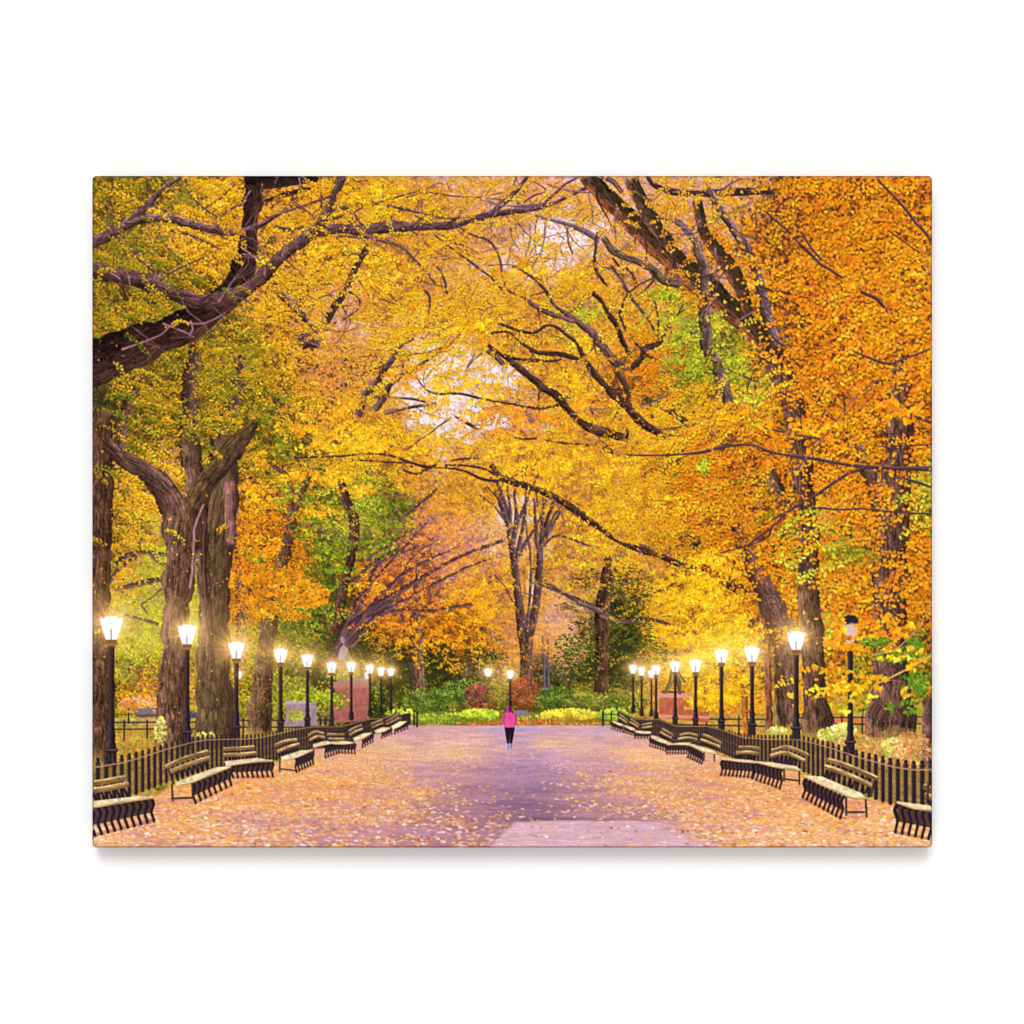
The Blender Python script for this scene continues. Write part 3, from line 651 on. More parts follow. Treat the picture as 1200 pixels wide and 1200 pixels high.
limb([(816, 285, 9), (824, 305, 10), (828, 322, 10), (826, 345, 13), (828, 380, 14), (830, 405, 14), (840, 430, 16), (850, 452, 14), (855, 476, 13)], **{**MS, 'c': C(110, 82, 78), 'l': C(150, 120, 112)})
limb([(706, 276, 7), (722, 294, 9), (745, 304, 9), (765, 314, 9), (780, 328, 9), (800, 332, 9)], **{**MS, 'c': C(108, 84, 66), 'l': C(140, 112, 90)})
limb([(708, 206, 6), (720, 212, 6), (730, 225, 7)], **{**MS, 'c': C(120, 92, 92)})

# --- left trunks
LT = dict(c=C(108, 74, 56), l=C(152, 110, 90), d=C(56, 36, 28), k=.985)
limb([(110, 905, 46), (113, 830, 36), (114, 760, 32), (113, 700, 30), (113, 640, 34), (112, 580, 38), (112, 520, 36), (118, 470, 30)], b=T_edge, side=-.2, tex=.95, **{**LT, 'c': C(100, 66, 48), 'l': C(132, 92, 70), 'd': C(54, 34, 26), 'k': .8})
limb([(253, 890, 50), (251, 835, 44), (249, 775, 38), (250, 700, 34), (255, 630, 38), (262, 580, 32), (264, 540, 28), (262, 500, 26)], b=T_twin, side=-.2, tex=.7, **{**LT, 'c': C(98, 74, 50), 'l': C(132, 102, 74)})
limb([(270, 640, 10), (269, 600, 14), (268, 560, 14)], b=T_twin, tex=.6, **{**LT, 'c': C(150, 100, 92)})
limb([(246, 800, 5), (243, 740, 12), (236, 660, 18), (231, 600, 22), (226, 550, 24), (222, 510, 22)], b=T_twin, tex=.7, **{**LT, 'c': C(96, 68, 54), 'k': .9})
limb([(242, 715, 2), (239, 660, 5), (240, 610, 4)], b=T_twin, tex=.2, **{**LT, 'c': C(50, 32, 28)})
limb([(213, 615, 30), (228, 588, 26), (244, 562, 25), (262, 540, 23), (280, 518, 20), (300, 492, 12)], b=T_fork, side=-.3, tex=.85, **{**LT, 'c': C(92, 64, 46), 'l': C(118, 98, 50)})
limb([(208, 622, 34), (200, 592, 32), (186, 568, 28), (166, 550, 24), (148, 540, 20), (132, 528, 16), (122, 512, 12)], b=T_fork, side=.4, tex=.95, **{**LT, 'c': C(88, 60, 50), 'l': C(146, 106, 92)})
limb([(202, 890, 44), (201, 840, 36), (202, 780, 33), (206, 710, 33), (211, 650, 36), (213, 610, 42), (214, 596, 36)], b=T_fork, side=-.25, tex=.95, **LT)
limb([(222, 690, 4), (226, 640, 5), (229, 612, 4), (238, 590, 3)], b=T_fork, tex=.4, **{**LT, 'c': C(176, 130, 140)})
limb([(303, 868, 32), (305, 820, 24), (308, 780, 21), (313, 740, 18), (322, 692, 15), (334, 645, 14), (342, 605, 13), (353, 575, 12), (366, 556, 9)], b=T_lean, side=-.3, tex=.8, **{**LT, 'c': C(96, 68, 48), 'k': .7})
limb([(337, 612, 7), (342, 582, 7), (336, 560, 8), (322, 548, 7), (308, 535, 5)], b=T_lean, **{**LT, 'c': C(110, 70, 58), 'k': .8})
limb([(318, 690, 6), (305, 705, 5), (288, 690, 6), (280, 680, 5)], b=T_lean, **{**LT, 'c': C(84, 56, 52), 'k': .6})
limb([(392, 745, 14), (402, 692, 13), (411, 648, 13), (415, 615, 13), (406, 588, 11), (398, 560, 8)], b=T_dark, **{**LT, 'c': C(84, 52, 44), 'l': C(124, 74, 60), 'k': .65})
limb([(352, 612, 6), (372, 622, 8), (385, 635, 6)], b=T_dark, **{**LT, 'c': C(90, 64, 62), 'k': .5})

# --- right trunks
RT = dict(c=C(106, 74, 60), l=C(148, 110, 96), d=C(52, 34, 28))
limb([(903, 858, 9), (902, 800, 8), (900, 750, 8), (896, 720, 6)], b=T_redd, side=-.3, **{**RT, 'c': C(150, 88, 56), 'k': .8})
limb([(877, 866, 9), (874, 835, 8), (873, 815, 8), (868, 800, 5)], b=T_gold, **{**RT, 'c': C(196, 112, 44), 'l': C(230, 140, 60), 'k': .9})
for p in ([(873, 815, 4), (885, 790, 3), (898, 765, 2)], [(873, 820, 3), (860, 800, 3), (845, 790, 2)], [(900, 770, 3), (890, 740, 2), (870, 700, 2)], [(885, 812, 3), (905, 800, 2)], [(895, 745, 2), (880, 720, 2), (850, 690, 2)]):
    limb(p, b=T_gold, c=C(150, 90, 50), l=C(190, 120, 70), k=.5, tex=.3)
limb([(914, 856, 15), (914, 800, 13), (912, 745, 11), (908, 710, 9)], b=T_oliv, **{**RT, 'c': C(122, 100, 50), 'l': C(160, 130, 70), 'k': .85})
limb([(925, 858, 24), (922, 800, 24), (918, 745, 28), (905, 705, 28), (888, 672, 22), (872, 640, 15), (862, 610, 10)], b=T_swep, side=.2, **{**RT, 'c': C(112, 78, 66), 'k': .8})
limb([(963, 872, 40), (957, 820, 30), (954, 760, 26), (950, 700, 24), (948, 650, 27), (944, 590, 26), (938, 530, 24), (928, 470, 22), (915, 420, 20)], b=T_rite, side=-.2, tex=.95, **{**RT, 'c': C(98, 68, 50), 'k': .56})
prot[int(py(690)):, int(px(935)):int(px(985))] *= 2.2
limb([(925, 600, 12), (912, 570, 14), (900, 550, 12)], b=T_rite, **{**RT, 'k': .4})
limb([(1046, 878, 62), (1046, 830, 50), (1046, 770, 42), (1045, 700, 40), (1046, 630, 40), (1052, 560, 36), (1057, 500, 30), (1056, 440, 22), (1054, 395, 16)], b=T_wide, side=-.2, tex=1.0, **{**RT, 'c': C(104, 70, 60), 'k': .5})
prot[int(py(775)):, int(px(1015)):int(px(1080))] *= 2.2
limb([(1036, 605, 22), (1024, 565, 20), (1008, 530, 16), (990, 508, 10)], b=T_wide, side=.3, **{**RT, 'c': C(104, 72, 58), 'k': .6})
limb([(1090, 905, 20), (1089, 860, 15), (1089, 815, 13)], b=T_stem, **{**RT, 'k': .9})
limb([(900, 440, 16), (902, 425, 18)], b=T_rite, **{**RT, 'c': C(110, 72, 56), 'k': .9})

# ---------------------------------------------------------------- finer branches growing off the limbs
def grow(x, y, th, L, w, b, lvl, c):
    n = 5; P = [(x, y, w)]
    for k in range(1, n):
        th += rng.normal(0, .22)
        x += L / n * math.cos(th); y += L / n * math.sin(th)
        P.append((x, y, max(w * (1 - .8 * k / (n - 1)), .6)))
    stroke(P, c, b, tex=.3, rough=.4, keep=.42, alpha=.92)
    if lvl > 0:
        for k in (1, 2, 3):
            if rng.random() < .7:
                grow(P[k][0], P[k][1], th + rng.choice([-1, 1]) * rng.uniform(.4, .95), L * rng.uniform(.4, .7), max(P[k][2] * .6, .8), b, lvl - 1, c)
for pts, b in list(LIMBS):
    Q = smooth(pts, 6.0)
    if b in (T_edge, T_fork, T_twin) and pts[0][1] > 500: continue
    i = int(rng.integers(2, 6))
    while i < len(Q) - 1:
        x, y, w = Q[i]
        if 206 < y < 690 and not (x < 260 and y > 520):
            th = math.atan2(Q[i + 1][1] - Q[i][1], Q[i + 1][0] - Q[i][0]) + rng.choice([-1, 1]) * rng.uniform(.35, 1.1)
            c = (C(78, 50, 46), C(100, 68, 66), C(64, 40, 36), C(122, 86, 92))[int(rng.integers(0, 4))]
            grow(x, y, th, rng.uniform(22, 62) * min(1.4, .6 + w / 14), min(max(w * .3, 1.2), 3.6), b, 1, c)
        i += int(rng.integers(3, 8))

# small dark gaps between the sprays
def gaps(n, cols, xr, yr, sz, thr):
    x, y = scatter(n, xr, yr)
    v = .5 * at(N_md, x, y) + at(N_fn, x, y)
    g = cell(x, y, 8)
    ok = np.isin(g, [LET.index(k) for k in ('y', 'o', 'O', 'g', 'G', 'k', 'r')])
    k = (v < thr) & ok
    x, y = x[k], y[k]
    if len(x) == 0: return
    col = np.array(cols)[rng.integers(0, len(cols), len(x))] * rng.uniform(.8, 1.25, (len(x), 1))
    leaves(x, y, sz * rng.uniform(.5, 1.3, len(x)), np.clip(col, 0, 1).astype(np.float32), crown(x, y), use_prot=True, alpha=.85)
gaps(30000, rp([(78, 44, 28), (60, 36, 28), (104, 62, 30), (88, 58, 50)]), (780, 1094), (204, 800), 3.2, -.6)
gaps(26000, rp([(72, 56, 26), (60, 44, 28), (92, 70, 28), (84, 54, 46)]), (106, 420), (204, 640), 3.0, -.45)
gaps(16000, rp([(150, 94, 40), (120, 78, 46), (166, 110, 80), (104, 66, 44)]), (400, 800), (204, 700), 2.4, -.7)

# ---------------------------------------------------------------- 4 front leaves
leaf_layer(24000, 2, .8, .1, 14, gain=.16, prot_on=True, mdw=1.1, alpha=.9)


def boughs(n, xr, yr, smul, heading, wob, cl=-9, tier=2, twigp=.4, nl=(4, 9), shade=.34, bright=(.95, 1.12), only=None):
    """leaves strung along drooping twigs, each bough shading what lies behind it"""
    x, y = scatter(n, xr, yr)
    g = cell(x, y, 14)
    own = crown(x, y)
    ok = (rng.random(n) < DENS[g]) & (.5 * at(N_cl, x, y) + at(N_md, x, y) > cl)
    if only is not None: ok &= only(x, y)
    o = np.flatnonzero(ok)
    for i in o:
        jx, jy = int(np.clip(px(x[i]), 0, W - 1)), int(np.clip(py(y[i]), 0, H - 1))
        rb = rng.random()
        if prot[jy, jx] > rb: continue
        sz = float(size_at(np.array([x[i]]), np.array([y[i]]))[0]) * smul
        L = sz * rng.uniform(*nl); th = heading + rng.normal(0, wob); m = max(3, int(L / sz * 2.1))
        t = (np.arange(m) + rng.uniform(0, 1, m)) / m
        side_ = np.where(np.arange(m) % 2 == 0, 1, -1) * rng.uniform(.2, .75, m) * sz
        bend = rng.normal(.25, .2) * L
        lx = x[i] + math.cos(th) * L * t - math.sin(th) * side_
        ly = y[i] + math.sin(th) * L * t + math.cos(th) * side_ * .8 + bend * t * t
        lp_ = prot[np.clip(py(ly).astype(int), 0, H - 1), np.clip(px(lx).astype(int), 0, W - 1)] <= rb
        lx, ly, side_ = lx[lp_], ly[lp_], side_[lp_]; m = len(lx)
        if m == 0: continue
        base = PT[tier][g[i], rng.integers(0, NP)]
        alt = PT[tier][g[i], rng.integers(0, NP, m)]
        b = rng.uniform(*bright) * (1 + .22 * N_w2[jy, jx])
        col = np.clip((base * .65 + alt * .35) * (b * (1 + rng.normal(0, .06, m)) * (1.05 - .16 * (side_ > 0)))[:, None], 0, 1).astype(np.float32)
        ss = sz * rng.uniform(.75, 1.25, m)
        dk = np.clip(PT[0][g[i], rng.integers(0, NP)] * .62, 0, 1).astype(np.float32)
        ow = np.full(m, own[i])
        leaves(lx + .12 * sz, ly + .42 * sz, ss * 1.02, np.repeat(dk[None], m, 0), ow, alpha=shade)
        if rng.random() < twigp:
            stroke([(x[i], y[i], 1.1), (x[i] + math.cos(th) * L * .5, y[i] + math.sin(th) * L * .5 + bend * .25, .9), (x[i] + math.cos(th) * L, y[i] + math.sin(th) * L + bend, .5)], C(82, 52, 46), None, tex=0, alpha=.75)
        leaves(lx, ly, ss, col, ow, alpha=.95)


def open_mid(x, y): return ~((x > 425) & (x < 705) & (y > 552))
boughs(1900, (106, 460), (204, 640), .95, .35, .7, cl=-.5, only=open_mid)
boughs(2600, (380, 860), (204, 640), .9, 2.9, .6, cl=-.5, shade=.24, only=open_mid)
boughs(900, (690, 900), (560, 800), .9, 2.9, .6, cl=-.4, shade=.4)
boughs(1150, (780, 1096), (204, 800), 1.0, 2.75, .6, cl=-.2)
boughs(420, (430, 640), (570, 780), .7, .2, .8, shade=.3)
boughs(520, (128, 430), (580, 760), .85, .6, .8, cl=-.3)
boughs(1500, (780, 1096), (204, 790), 1.08, 2.75, .6, cl=.35, nl=(4, 8), bright=(.97, 1.14))
boughs(1500, (300, 840), (210, 620), 1.0, 2.9, .6, cl=.35, shade=.24, bright=(1.0, 1.12), only=open_mid)
boughs(500, (106, 330), (204, 560), 1.1, .4, .7, cl=.5, bright=(.98, 1.14))


YL = rp([(253, 190, 28), (248, 174, 20), (255, 202, 48)])
OL = rp([(245, 150, 25), (250, 170, 30), (235, 130, 30)])
GL = rp([(100, 122, 34), (78, 100, 28), (122, 138, 40), (150, 146, 40)])
LG = rp([(176, 182, 36), (150, 166, 34), (204, 192, 50)])
fol = {t[2]: t[3] for t in TREES}
# green boughs on the left
for (x, y, rx, ry, n) in ((455, 600, 34, 22, 420), (440, 640, 34, 16, 360), (468, 618, 20, 12, 160), (385, 645, 30, 12, 260), (400, 670, 22, 12, 200), (380, 720, 34, 16, 380), (395, 690, 20, 10, 160), (365, 620, 30, 14, 260), (330, 530, 12, 14, 90), (345, 585, 26, 24, 320), (298, 650, 14, 10, 80)):
    spray(x, y, rx, ry, n, GL + LG[:1], 3.4, fol[T_dark], pr=True, thr=-.6)
for (x, y, rx, ry, n) in ((345, 690, 34, 12, 300), (355, 705, 28, 8, 200), (330, 675, 24, 10, 180), (320, 715, 26, 10, 180), (345, 722, 18, 6, 90), (300, 690, 18, 22, 200), (375, 695, 14, 5, 60)):
    spray(x, y, rx, ry, n, OL, 3.8, fol[T_lean])
for (x, y, rx, ry, n) in ((800, 385, 28, 22, 320), (828, 425, 34, 20, 300), (860, 430, 16, 18, 160), (695, 365, 18, 14, 110), (825, 545, 8, 12, 90), (780, 345, 20, 10, 120)):
    spray(x, y, rx, ry, n, LG + GL[:1], 3.4, fol[T_moss], pr=True, thr=-.5)
for (x, y, rx, ry, n) in ((352, 560, 24, 10, 160), (390, 560, 26, 8, 170), (300, 580, 16, 20, 200), (375, 600, 20, 8, 90), (310, 640, 22, 14, 200), (420, 575, 20, 8, 120), (350, 500, 30, 12, 200), (400, 480, 30, 14, 220), (430, 690, 24, 8, 120), (310, 540, 14, 12, 110)):
    spray(x, y, rx, ry, n, OL + YL, 3.6, fol[T_lean], pr=True, thr=-.5)
# wide yellow sprays over the avenue
for (x, y, rx, ry, n) in ((430, 508, 44, 16, 620), (400, 525, 62, 8, 420), (480, 520, 50, 14, 420), (560, 385, 46, 12, 420), (650, 555, 70, 20, 900), (700, 545, 60, 22, 700), (600, 530, 70, 12, 620), (690, 460, 40, 20, 420), (630, 440, 40, 12, 200), (640, 320, 44, 10, 260), (400, 300, 60, 16, 520), (450, 320, 40, 18, 420), (440, 225, 60, 12, 420), (760, 590, 60, 18, 520), (690, 610, 40, 12, 300), (690, 400, 24, 12, 160)):
    spray(x, y, rx, ry, n // 2, YL, 3.3, fol[T_span], pr=True, thr=.1)
for (x, y, rx, ry, n, cc) in ((590, 488, 56, 12, 520, 1), (640, 495, 40, 10, 300, 1), (540, 450, 50, 10, 420, 0), (530, 485, 40, 8, 260, 0), (470, 440, 30, 16, 220, 1), (560, 468, 60, 8, 420, 0), (690, 470, 26, 14, 200, 1), (650, 445, 40, 10, 260, 0)):
    spray(x, y, rx, ry, n, YL if cc == 0 else OL + rp([(232, 120, 50)]), 3, fol[T_span], pr=True, thr=-.2)
# golden tree behind the right lamps
for (x, y, rx, ry, n) in ((820, 700, 52, 26, 1100), (850, 745, 52, 26, 1000), (800, 750, 40, 10, 360), (778, 740, 26, 6, 160), (830, 780, 40, 14, 460), (800, 785, 30, 8, 160), (840, 818, 30, 7, 220), (815, 815, 20, 4, 80), (818, 822, 22, 4, 90), (860, 800, 30, 12, 260), (845, 660, 40, 18, 500), (780, 680, 26, 14, 220)):
    spray(x, y, rx, ry, n, YL + OL[1:2], 3.4, fol[T_gold], pr=True, thr=-.6)
# speckled orange leaves over the dark middle distance
spray(520, 740, 66, 52, 1700, OL + YL[1:2], 2.6, fol[T_orng], thr=-.1, pr=True)
spray(455, 760, 36, 40, 420, OL, 2.4, fol[T_orng], thr=.2)
spray(560, 690, 48, 40, 1100, YL[:2] + OL, 2.7, fol[T_rust], pr=True, thr=-.5)
spray(470, 690, 50, 32, 900, OL + rp([(220, 100, 50), (200, 90, 60)]), 2.4, fol[T_rust], pr=True, thr=-.4)
spray(520, 620, 50, 40, 1000, rp([(235, 130, 60), (245, 160, 70), (215, 115, 80), (250, 180, 70)]), 2.4, fol[T_rust], pr=True, thr=-.5)
spray(412, 715, 22, 22, 90, rp([(225, 80, 50), (210, 70, 60)]), 3, fol[T_rust], thr=.2)
spray(660, 740, 36, 26, 300, rp([(240, 170, 100), (235, 150, 120), (245, 180, 80)]), 2.4, FAR, thr=-.2, pr=True)
leaf_layer(26000, 1, .52, -.5, 7, gain=.22, prot_on=True, xr=(420, 780), yr=(470, 830), mdw=1.0)
leaf_layer(16000, 2, .55, .1, 7, gain=.2, prot_on=True, xr=(420, 780), yr=(470, 820), mdw=1.0)
leaf_layer(9000, 0, .6, -.3, 7, gain=.2, prot_on=True, xr=(120, 780), yr=(540, 830), mdw=-1.0)
leaf_layer(9000, 1, .6, -.2, 7, gain=.2, prot_on=True, xr=(128, 420), yr=(600, 836), mdw=1.0)
# dark green boughs of the evergreen
for (x, y, rx, ry, n) in ((680, 755, 30, 14, 420), (675, 772, 30, 10, 320), (690, 735, 24, 10, 240), (670, 790, 26, 8, 220), (740, 740, 26, 26, 560), (755, 770, 34, 26, 700), (740, 690, 30, 26, 420), (735, 790, 30, 18, 360), (690, 680, 26, 14, 200), (672, 712, 24, 6, 120), (632, 668, 10, 20, 110)):
    spray(x, y, rx, ry, int(n * .8), rp([(62, 74, 26), (76, 88, 28), (48, 58, 22), (92, 98, 34), (42, 50, 24)]), 3.4, fol[T_ever], pr=True, thr=-.7, flat=.45)
spray(690, 770, 22, 30, 60, rp([(120, 130, 40), (180, 150, 60)]), 2.2, fol[T_ever])

spray(690, 645, 50, 26, 420, YL + rp([(200, 160, 40), (150, 140, 40)]), 3, fol[T_span], pr=True, thr=0)
spray(660, 690, 40, 22, 260, rp([(235, 180, 50), (200, 160, 50), (120, 120, 40)]), 2.4, fol[T_cent], pr=True, thr=0)
# thin front twigs and boughs at the right
FT = dict(b=T_wide, c=C(84, 56, 60), l=C(130, 94, 104), d=C(46, 28, 30), k=.9, tex=.3)
for p in ([(893, 527, 3), (930, 534, 4), (960, 538, 5), (1000, 545, 5), (1040, 548, 5), (1096, 549, 6)], [(905, 610, 3), (930, 596, 4), (960, 578, 4), (990, 558, 4), (1018, 547, 4)], [(953, 594, 3), (985, 597, 3), (1015, 596, 3), (1050, 600, 3), (1096, 602, 2)], [(1026, 204, 3), (1055, 235, 4), (1078, 262, 4), (1096, 282, 5)], [(898, 246, 3), (930, 275, 4), (960, 305, 4), (990, 325, 3)], [(933, 260, 3), (950, 285, 3), (965, 305, 3)], [(1045, 270, 2), (1065, 285, 2), (1080, 296, 2)], [(1010, 340, 5), (1030, 350, 5), (1042, 365, 4)], [(1030, 523, 2), (1065, 522, 2), (1096, 520, 2)], [(1062, 560, 5), (1080, 566, 4), (1096, 572, 3)], [(1073, 486, 4), (1096, 496, 4)], [(893, 500, 2), (930, 508, 3), (965, 514, 2)], [(735, 533, 2), (780, 533, 3), (820, 530, 4), (850, 523, 4), (880, 521, 3), (908, 530, 3)], [(1000, 410, 2), (1040, 425, 4), (1060, 420, 3), (1092, 408, 3)], [(875, 640, 3), (900, 622, 3), (925, 600, 3)], [(800, 500, 2), (770, 504, 2)], [(838, 650, 2), (875, 640, 2), (900, 630, 3), (905, 618, 3)]):
    limb(p, **FT)
limb([(930, 572, 2), (940, 545, 2), (965, 515, 2), (990, 480, 2), (1012, 458, 2), (1034, 442, 2)], **{**FT, 'c': C(140, 96, 110)})
# leaves lying over those twigs
leaf_layer(6500, 2, 1.1, .35, 8, only=lambda x, y: (x > 830) & (y < 760), gain=.12)
spray(940, 500, 60, 10, 60, YL + OL, 7, fol[T_wide]); spray(1060, 480, 30, 14, 60, OL, 8, fol[T_wide])

# ======================================================================= ground, planting, furniture
PATH = new('path', label='broad mauve promenade of wet asphalt')
LITTER = new('fallen_leaves', PATH, 'orange and peach leaves scattered over the promenade', kind='stuff')

# stone plinths and statues
PL1 = new('plinth', None, 'pale grey pink stone block behind the fifth lamp on the left', 'stone plinths')
poly([(335, 824), (370, 823), (371, 852), (333, 852)], C(164, 134, 142), PL1, tex=.16); poly([(334, 822), (370, 821), (370, 825), (334, 826)], C(196, 166, 172), PL1)
PL2 = new('plinth', None, 'broad pink granite plinth under the seated statue on the left', 'stone plinths')
poly([(392, 806), (433, 805), (433, 845), (388, 848)], C(170, 98, 86), PL2, tex=.16, seed=4)
poly([(390, 800), (434, 799), (434, 806), (390, 807)], C(184, 114, 100), PL2); poly([(390, 826), (433, 826), (433, 828), (390, 828)], C(160, 92, 88), PL2); poly([(396, 797), (428, 794), (433, 800), (392, 801)], C(150, 118, 118), PL2)
ST1 = new('statue', None, 'grey seated bronze statue on the left plinth', 'bronze statues')
poly([(394, 800), (396, 776), (399, 762), (406, 760), (412, 772), (420, 780), (424, 797)], C(150, 124, 84), ST1, alpha=.85, tex=.25)
poly([(397, 762), (402, 755), (408, 762), (404, 772), (396, 774)], C(184, 156, 160), ST1, alpha=.8); stroke([(402, 749, 7), (402.5, 751, 7)], C(130, 108, 120), ST1, tex=.2)
PL3 = new('plinth', None, 'red granite plinth under the standing statue on the right', 'stone plinths')
poly([(774, 817), (832, 818), (832, 848), (773, 842)], C(190, 100, 70), PL3, tex=.16, seed=5)
poly([(771, 812), (815, 813), (815, 819), (772, 818)], C(226, 150, 128), PL3); poly([(772, 838), (832, 840), (832, 843), (772, 842)], C(224, 146, 120), PL3)
ST2 = new('statue', None, 'dark bronze statue striding on the right plinth', 'bronze statues')
stroke([(781, 812, 5), (787, 800, 6), (790, 786, 7), (794, 776, 8)], C(108, 92, 52), ST2, C(150, 130, 70)); stroke([(798, 812, 5), (796, 798, 6), (794, 784, 7)], C(86, 68, 44), ST2)
stroke([(796, 790, 3), (804, 800, 2)], C(90, 70, 50), ST2)
poly([(776, 810), (802, 810), (804, 813), (776, 813)], C(110, 80, 60), ST2)
spray(835, 822, 34, 7, 220, YL, 3.4, fol[T_gold]); spray(822, 830, 20, 4, 60, YL, 3.2, fol[T_gold]); spray(845, 812, 40, 8, 160, YL, 3.2, fol[T_gold])

spray(362, 815, 34, 9, 260, LG + GL[:1], 3.2, fol[T_dark]); spray(392, 822, 16, 10, 110, LG + GL[:1], 3, fol[T_dark]); spray(345, 838, 12, 8, 60, LG, 3, fol[T_dark]); spray(400, 790, 20, 8, 80, LG + YL[:1], 2.6, fol[T_dark])
# planted end of the promenade
DG = rp([(70, 90, 30), (90, 112, 36), (54, 70, 28), (110, 124, 44)])
shrub(505, 822, 34, 16, 700, DG + rp([(130, 140, 50)]), 2.4, 'dark green rounded shrub at the left end of the flower bed')
shrub(545, 812, 32, 16, 700, DG + rp([(120, 136, 60)]), 2.4, 'dark green shrub behind the lime border')
shrub(560, 815, 16, 14, 320, rp([(120, 50, 50), (90, 38, 46), (150, 70, 60)]), 2.2, 'purple leaved shrub under the first central lamp')
shrub(584, 812, 14, 18, 320, rp([(130, 130, 40), (150, 120, 50), (110, 100, 40)]), 2.2, 'olive shrub between the two central lamps')
shrub(614, 814, 20, 22, 700, rp([(150, 66, 40), (120, 52, 36), (176, 84, 50), (96, 60, 36)]), 2.3, 'russet shrub right of the central lamp')
shrub(650, 820, 24, 16, 520, DG + rp([(110, 130, 50)]), 2.3, 'green shrub below the thin pole')
shrub(692, 824, 30, 12, 620, rp([(96, 110, 34), (130, 130, 44), (70, 86, 30), (150, 130, 60)]), 2.3, 'spreading green shrub below the stout trunk')
shrub(735, 825, 24, 14, 260, DG, 2.3, 'shadowed shrub behind the right hand benches')
BOULDER = new('boulder', None, 'smooth grey mauve boulder behind the walker')
HEDGE = new('hedge', None, 'lime green and yellow border across the end of the promenade')
poly([(478, 836), (520, 834), (600, 836), (710, 834), (735, 842), (735, 852), (478, 853)], C(120, 120, 40), HEDGE, tex=.3)
spray(530, 843, 52, 7, 520, rp([(130, 150, 40), (160, 170, 50), (100, 120, 36)]), 2.4, HEDGE, 'dome')
spray(562, 838, 24, 7, 330, rp([(176, 200, 50), (150, 180, 40), (200, 210, 70)]), 2.6, HEDGE, 'dome')
spray(668, 838, 34, 7, 520, rp([(235, 200, 50), (225, 180, 40), (240, 210, 80)]), 2.6, HEDGE, 'dome')
spray(622, 844, 30, 5, 260, rp([(180, 150, 50), (110, 110, 40), (220, 160, 60)]), 2.4, HEDGE, 'dome')
spray(720, 838, 20, 7, 240, rp([(160, 190, 50), (130, 160, 40)]), 2.6, HEDGE, 'dome')
spray(470, 838, 18, 8, 160, rp([(190, 200, 60), (150, 160, 50)]), 2.6, HEDGE, 'dome')
poly([(601, 839), (604, 834), (611, 832.5), (618, 834), (622, 838), (620, 840)], C(140, 120, 138), BOULDER, tex=.1)
FLOW = new('flower_bed', None, 'low strip of rust orange flowers at the path edge')
spray(625, 848, 90, 3, 420, rp([(210, 110, 40), (230, 140, 60), (190, 86, 36), (240, 170, 90)]), 2.4, FLOW)
spray(500, 851, 26, 2, 90, rp([(150, 140, 60), (170, 120, 50)]), 2, FLOW)

# ---------------------------------------------------------------- promenade
GP = [(480, 855, 205, 150, 165, .5), (600, 856, 190, 155, 195, .15), (700, 856, 205, 160, 180, .4), (440, 862, 225, 165, 150, .7), (755, 862, 225, 165, 150, .7), (400, 890, 238, 172, 128, .95), (450, 872, 238, 186, 142, .8),
      (520, 880, 238, 184, 156, .75), (555, 866, 232, 180, 170, .55), (600, 885, 198, 150, 172, .25), (660, 872, 238, 186, 156, .7), (760, 890, 240, 180, 134, .95), (850, 920, 238, 160, 98, .97), (300, 930, 240, 156, 82, .98), (380, 925, 236, 154, 92, .95), (470, 925, 226, 154, 122, .8),
      (540, 905, 205, 145, 150, .45), (565, 925, 166, 116, 142, .2), (620, 915, 150, 110, 148, .07), (610, 898, 168, 126, 160, .1), (680, 925, 182, 130, 150, .35), (740, 925, 228, 158, 128, .75), (950, 950, 236, 152, 92, .98), (1060, 980, 236, 162, 118, .9), (140, 985, 230, 160, 128, .85),
      (210, 950, 236, 152, 96, .97), (230, 905, 240, 158, 84, .95), (300, 972, 208, 140, 136, .62), (390, 982, 190, 130, 146, .4), (500, 985, 176, 122, 142, .25), (545, 960, 158, 108, 128, .3), (600, 945, 134, 94, 122, .08), (650, 955, 142, 102, 128, .08), (610, 930, 144, 108, 132, .06), (720, 950, 176, 124, 142, .35), (830, 950, 220, 150, 128, .7), (420, 950, 212, 140, 124, .7),
      (900, 980, 226, 160, 140, .7), (700, 900, 206, 148, 158, .4), (640, 890, 196, 148, 178, .3), (350, 900, 240, 166, 104, .95), (1000, 940, 238, 144, 76, .97)]
GP = np.array(GP, float)
gy0 = int(py(848))
gy, gx = np.mgrid[gy0:H, 0:W]
qx, qy = gx / S + X0, gy / S + Y0
wq = np.zeros(qx.shape); ac = np.zeros(qx.shape + (4,))
nx_ = fbm(*qx.shape, 10, 60, 401, 3) - .5
for g in GP:
    d2 = ((qx + 60 * nx_ - g[0]) / 1.0) ** 2 + ((qy + 10 * nx_ - g[1]) * 2.6) ** 2
    k = 1 / (d2 + 120) ** 1.5
    wq += k; ac += k[..., None] * (g[2:6] / np.array([255, 255, 255, 1]))
ac /= wq[..., None]
gcol = ac[..., :3]; gden = ac[..., 3]
gp = fbm(*qx.shape, 9, 70, 406, 4); gp = (gp - gp.mean()) / gp.std()
gden = np.clip(gden * (1 + .34 * gp), 0, 1)
gcol = gcol + (np.array([206, 148, 160]) / 255 - gcol) * np.clip(-.22 * gp + .06, 0, .4)[..., None]
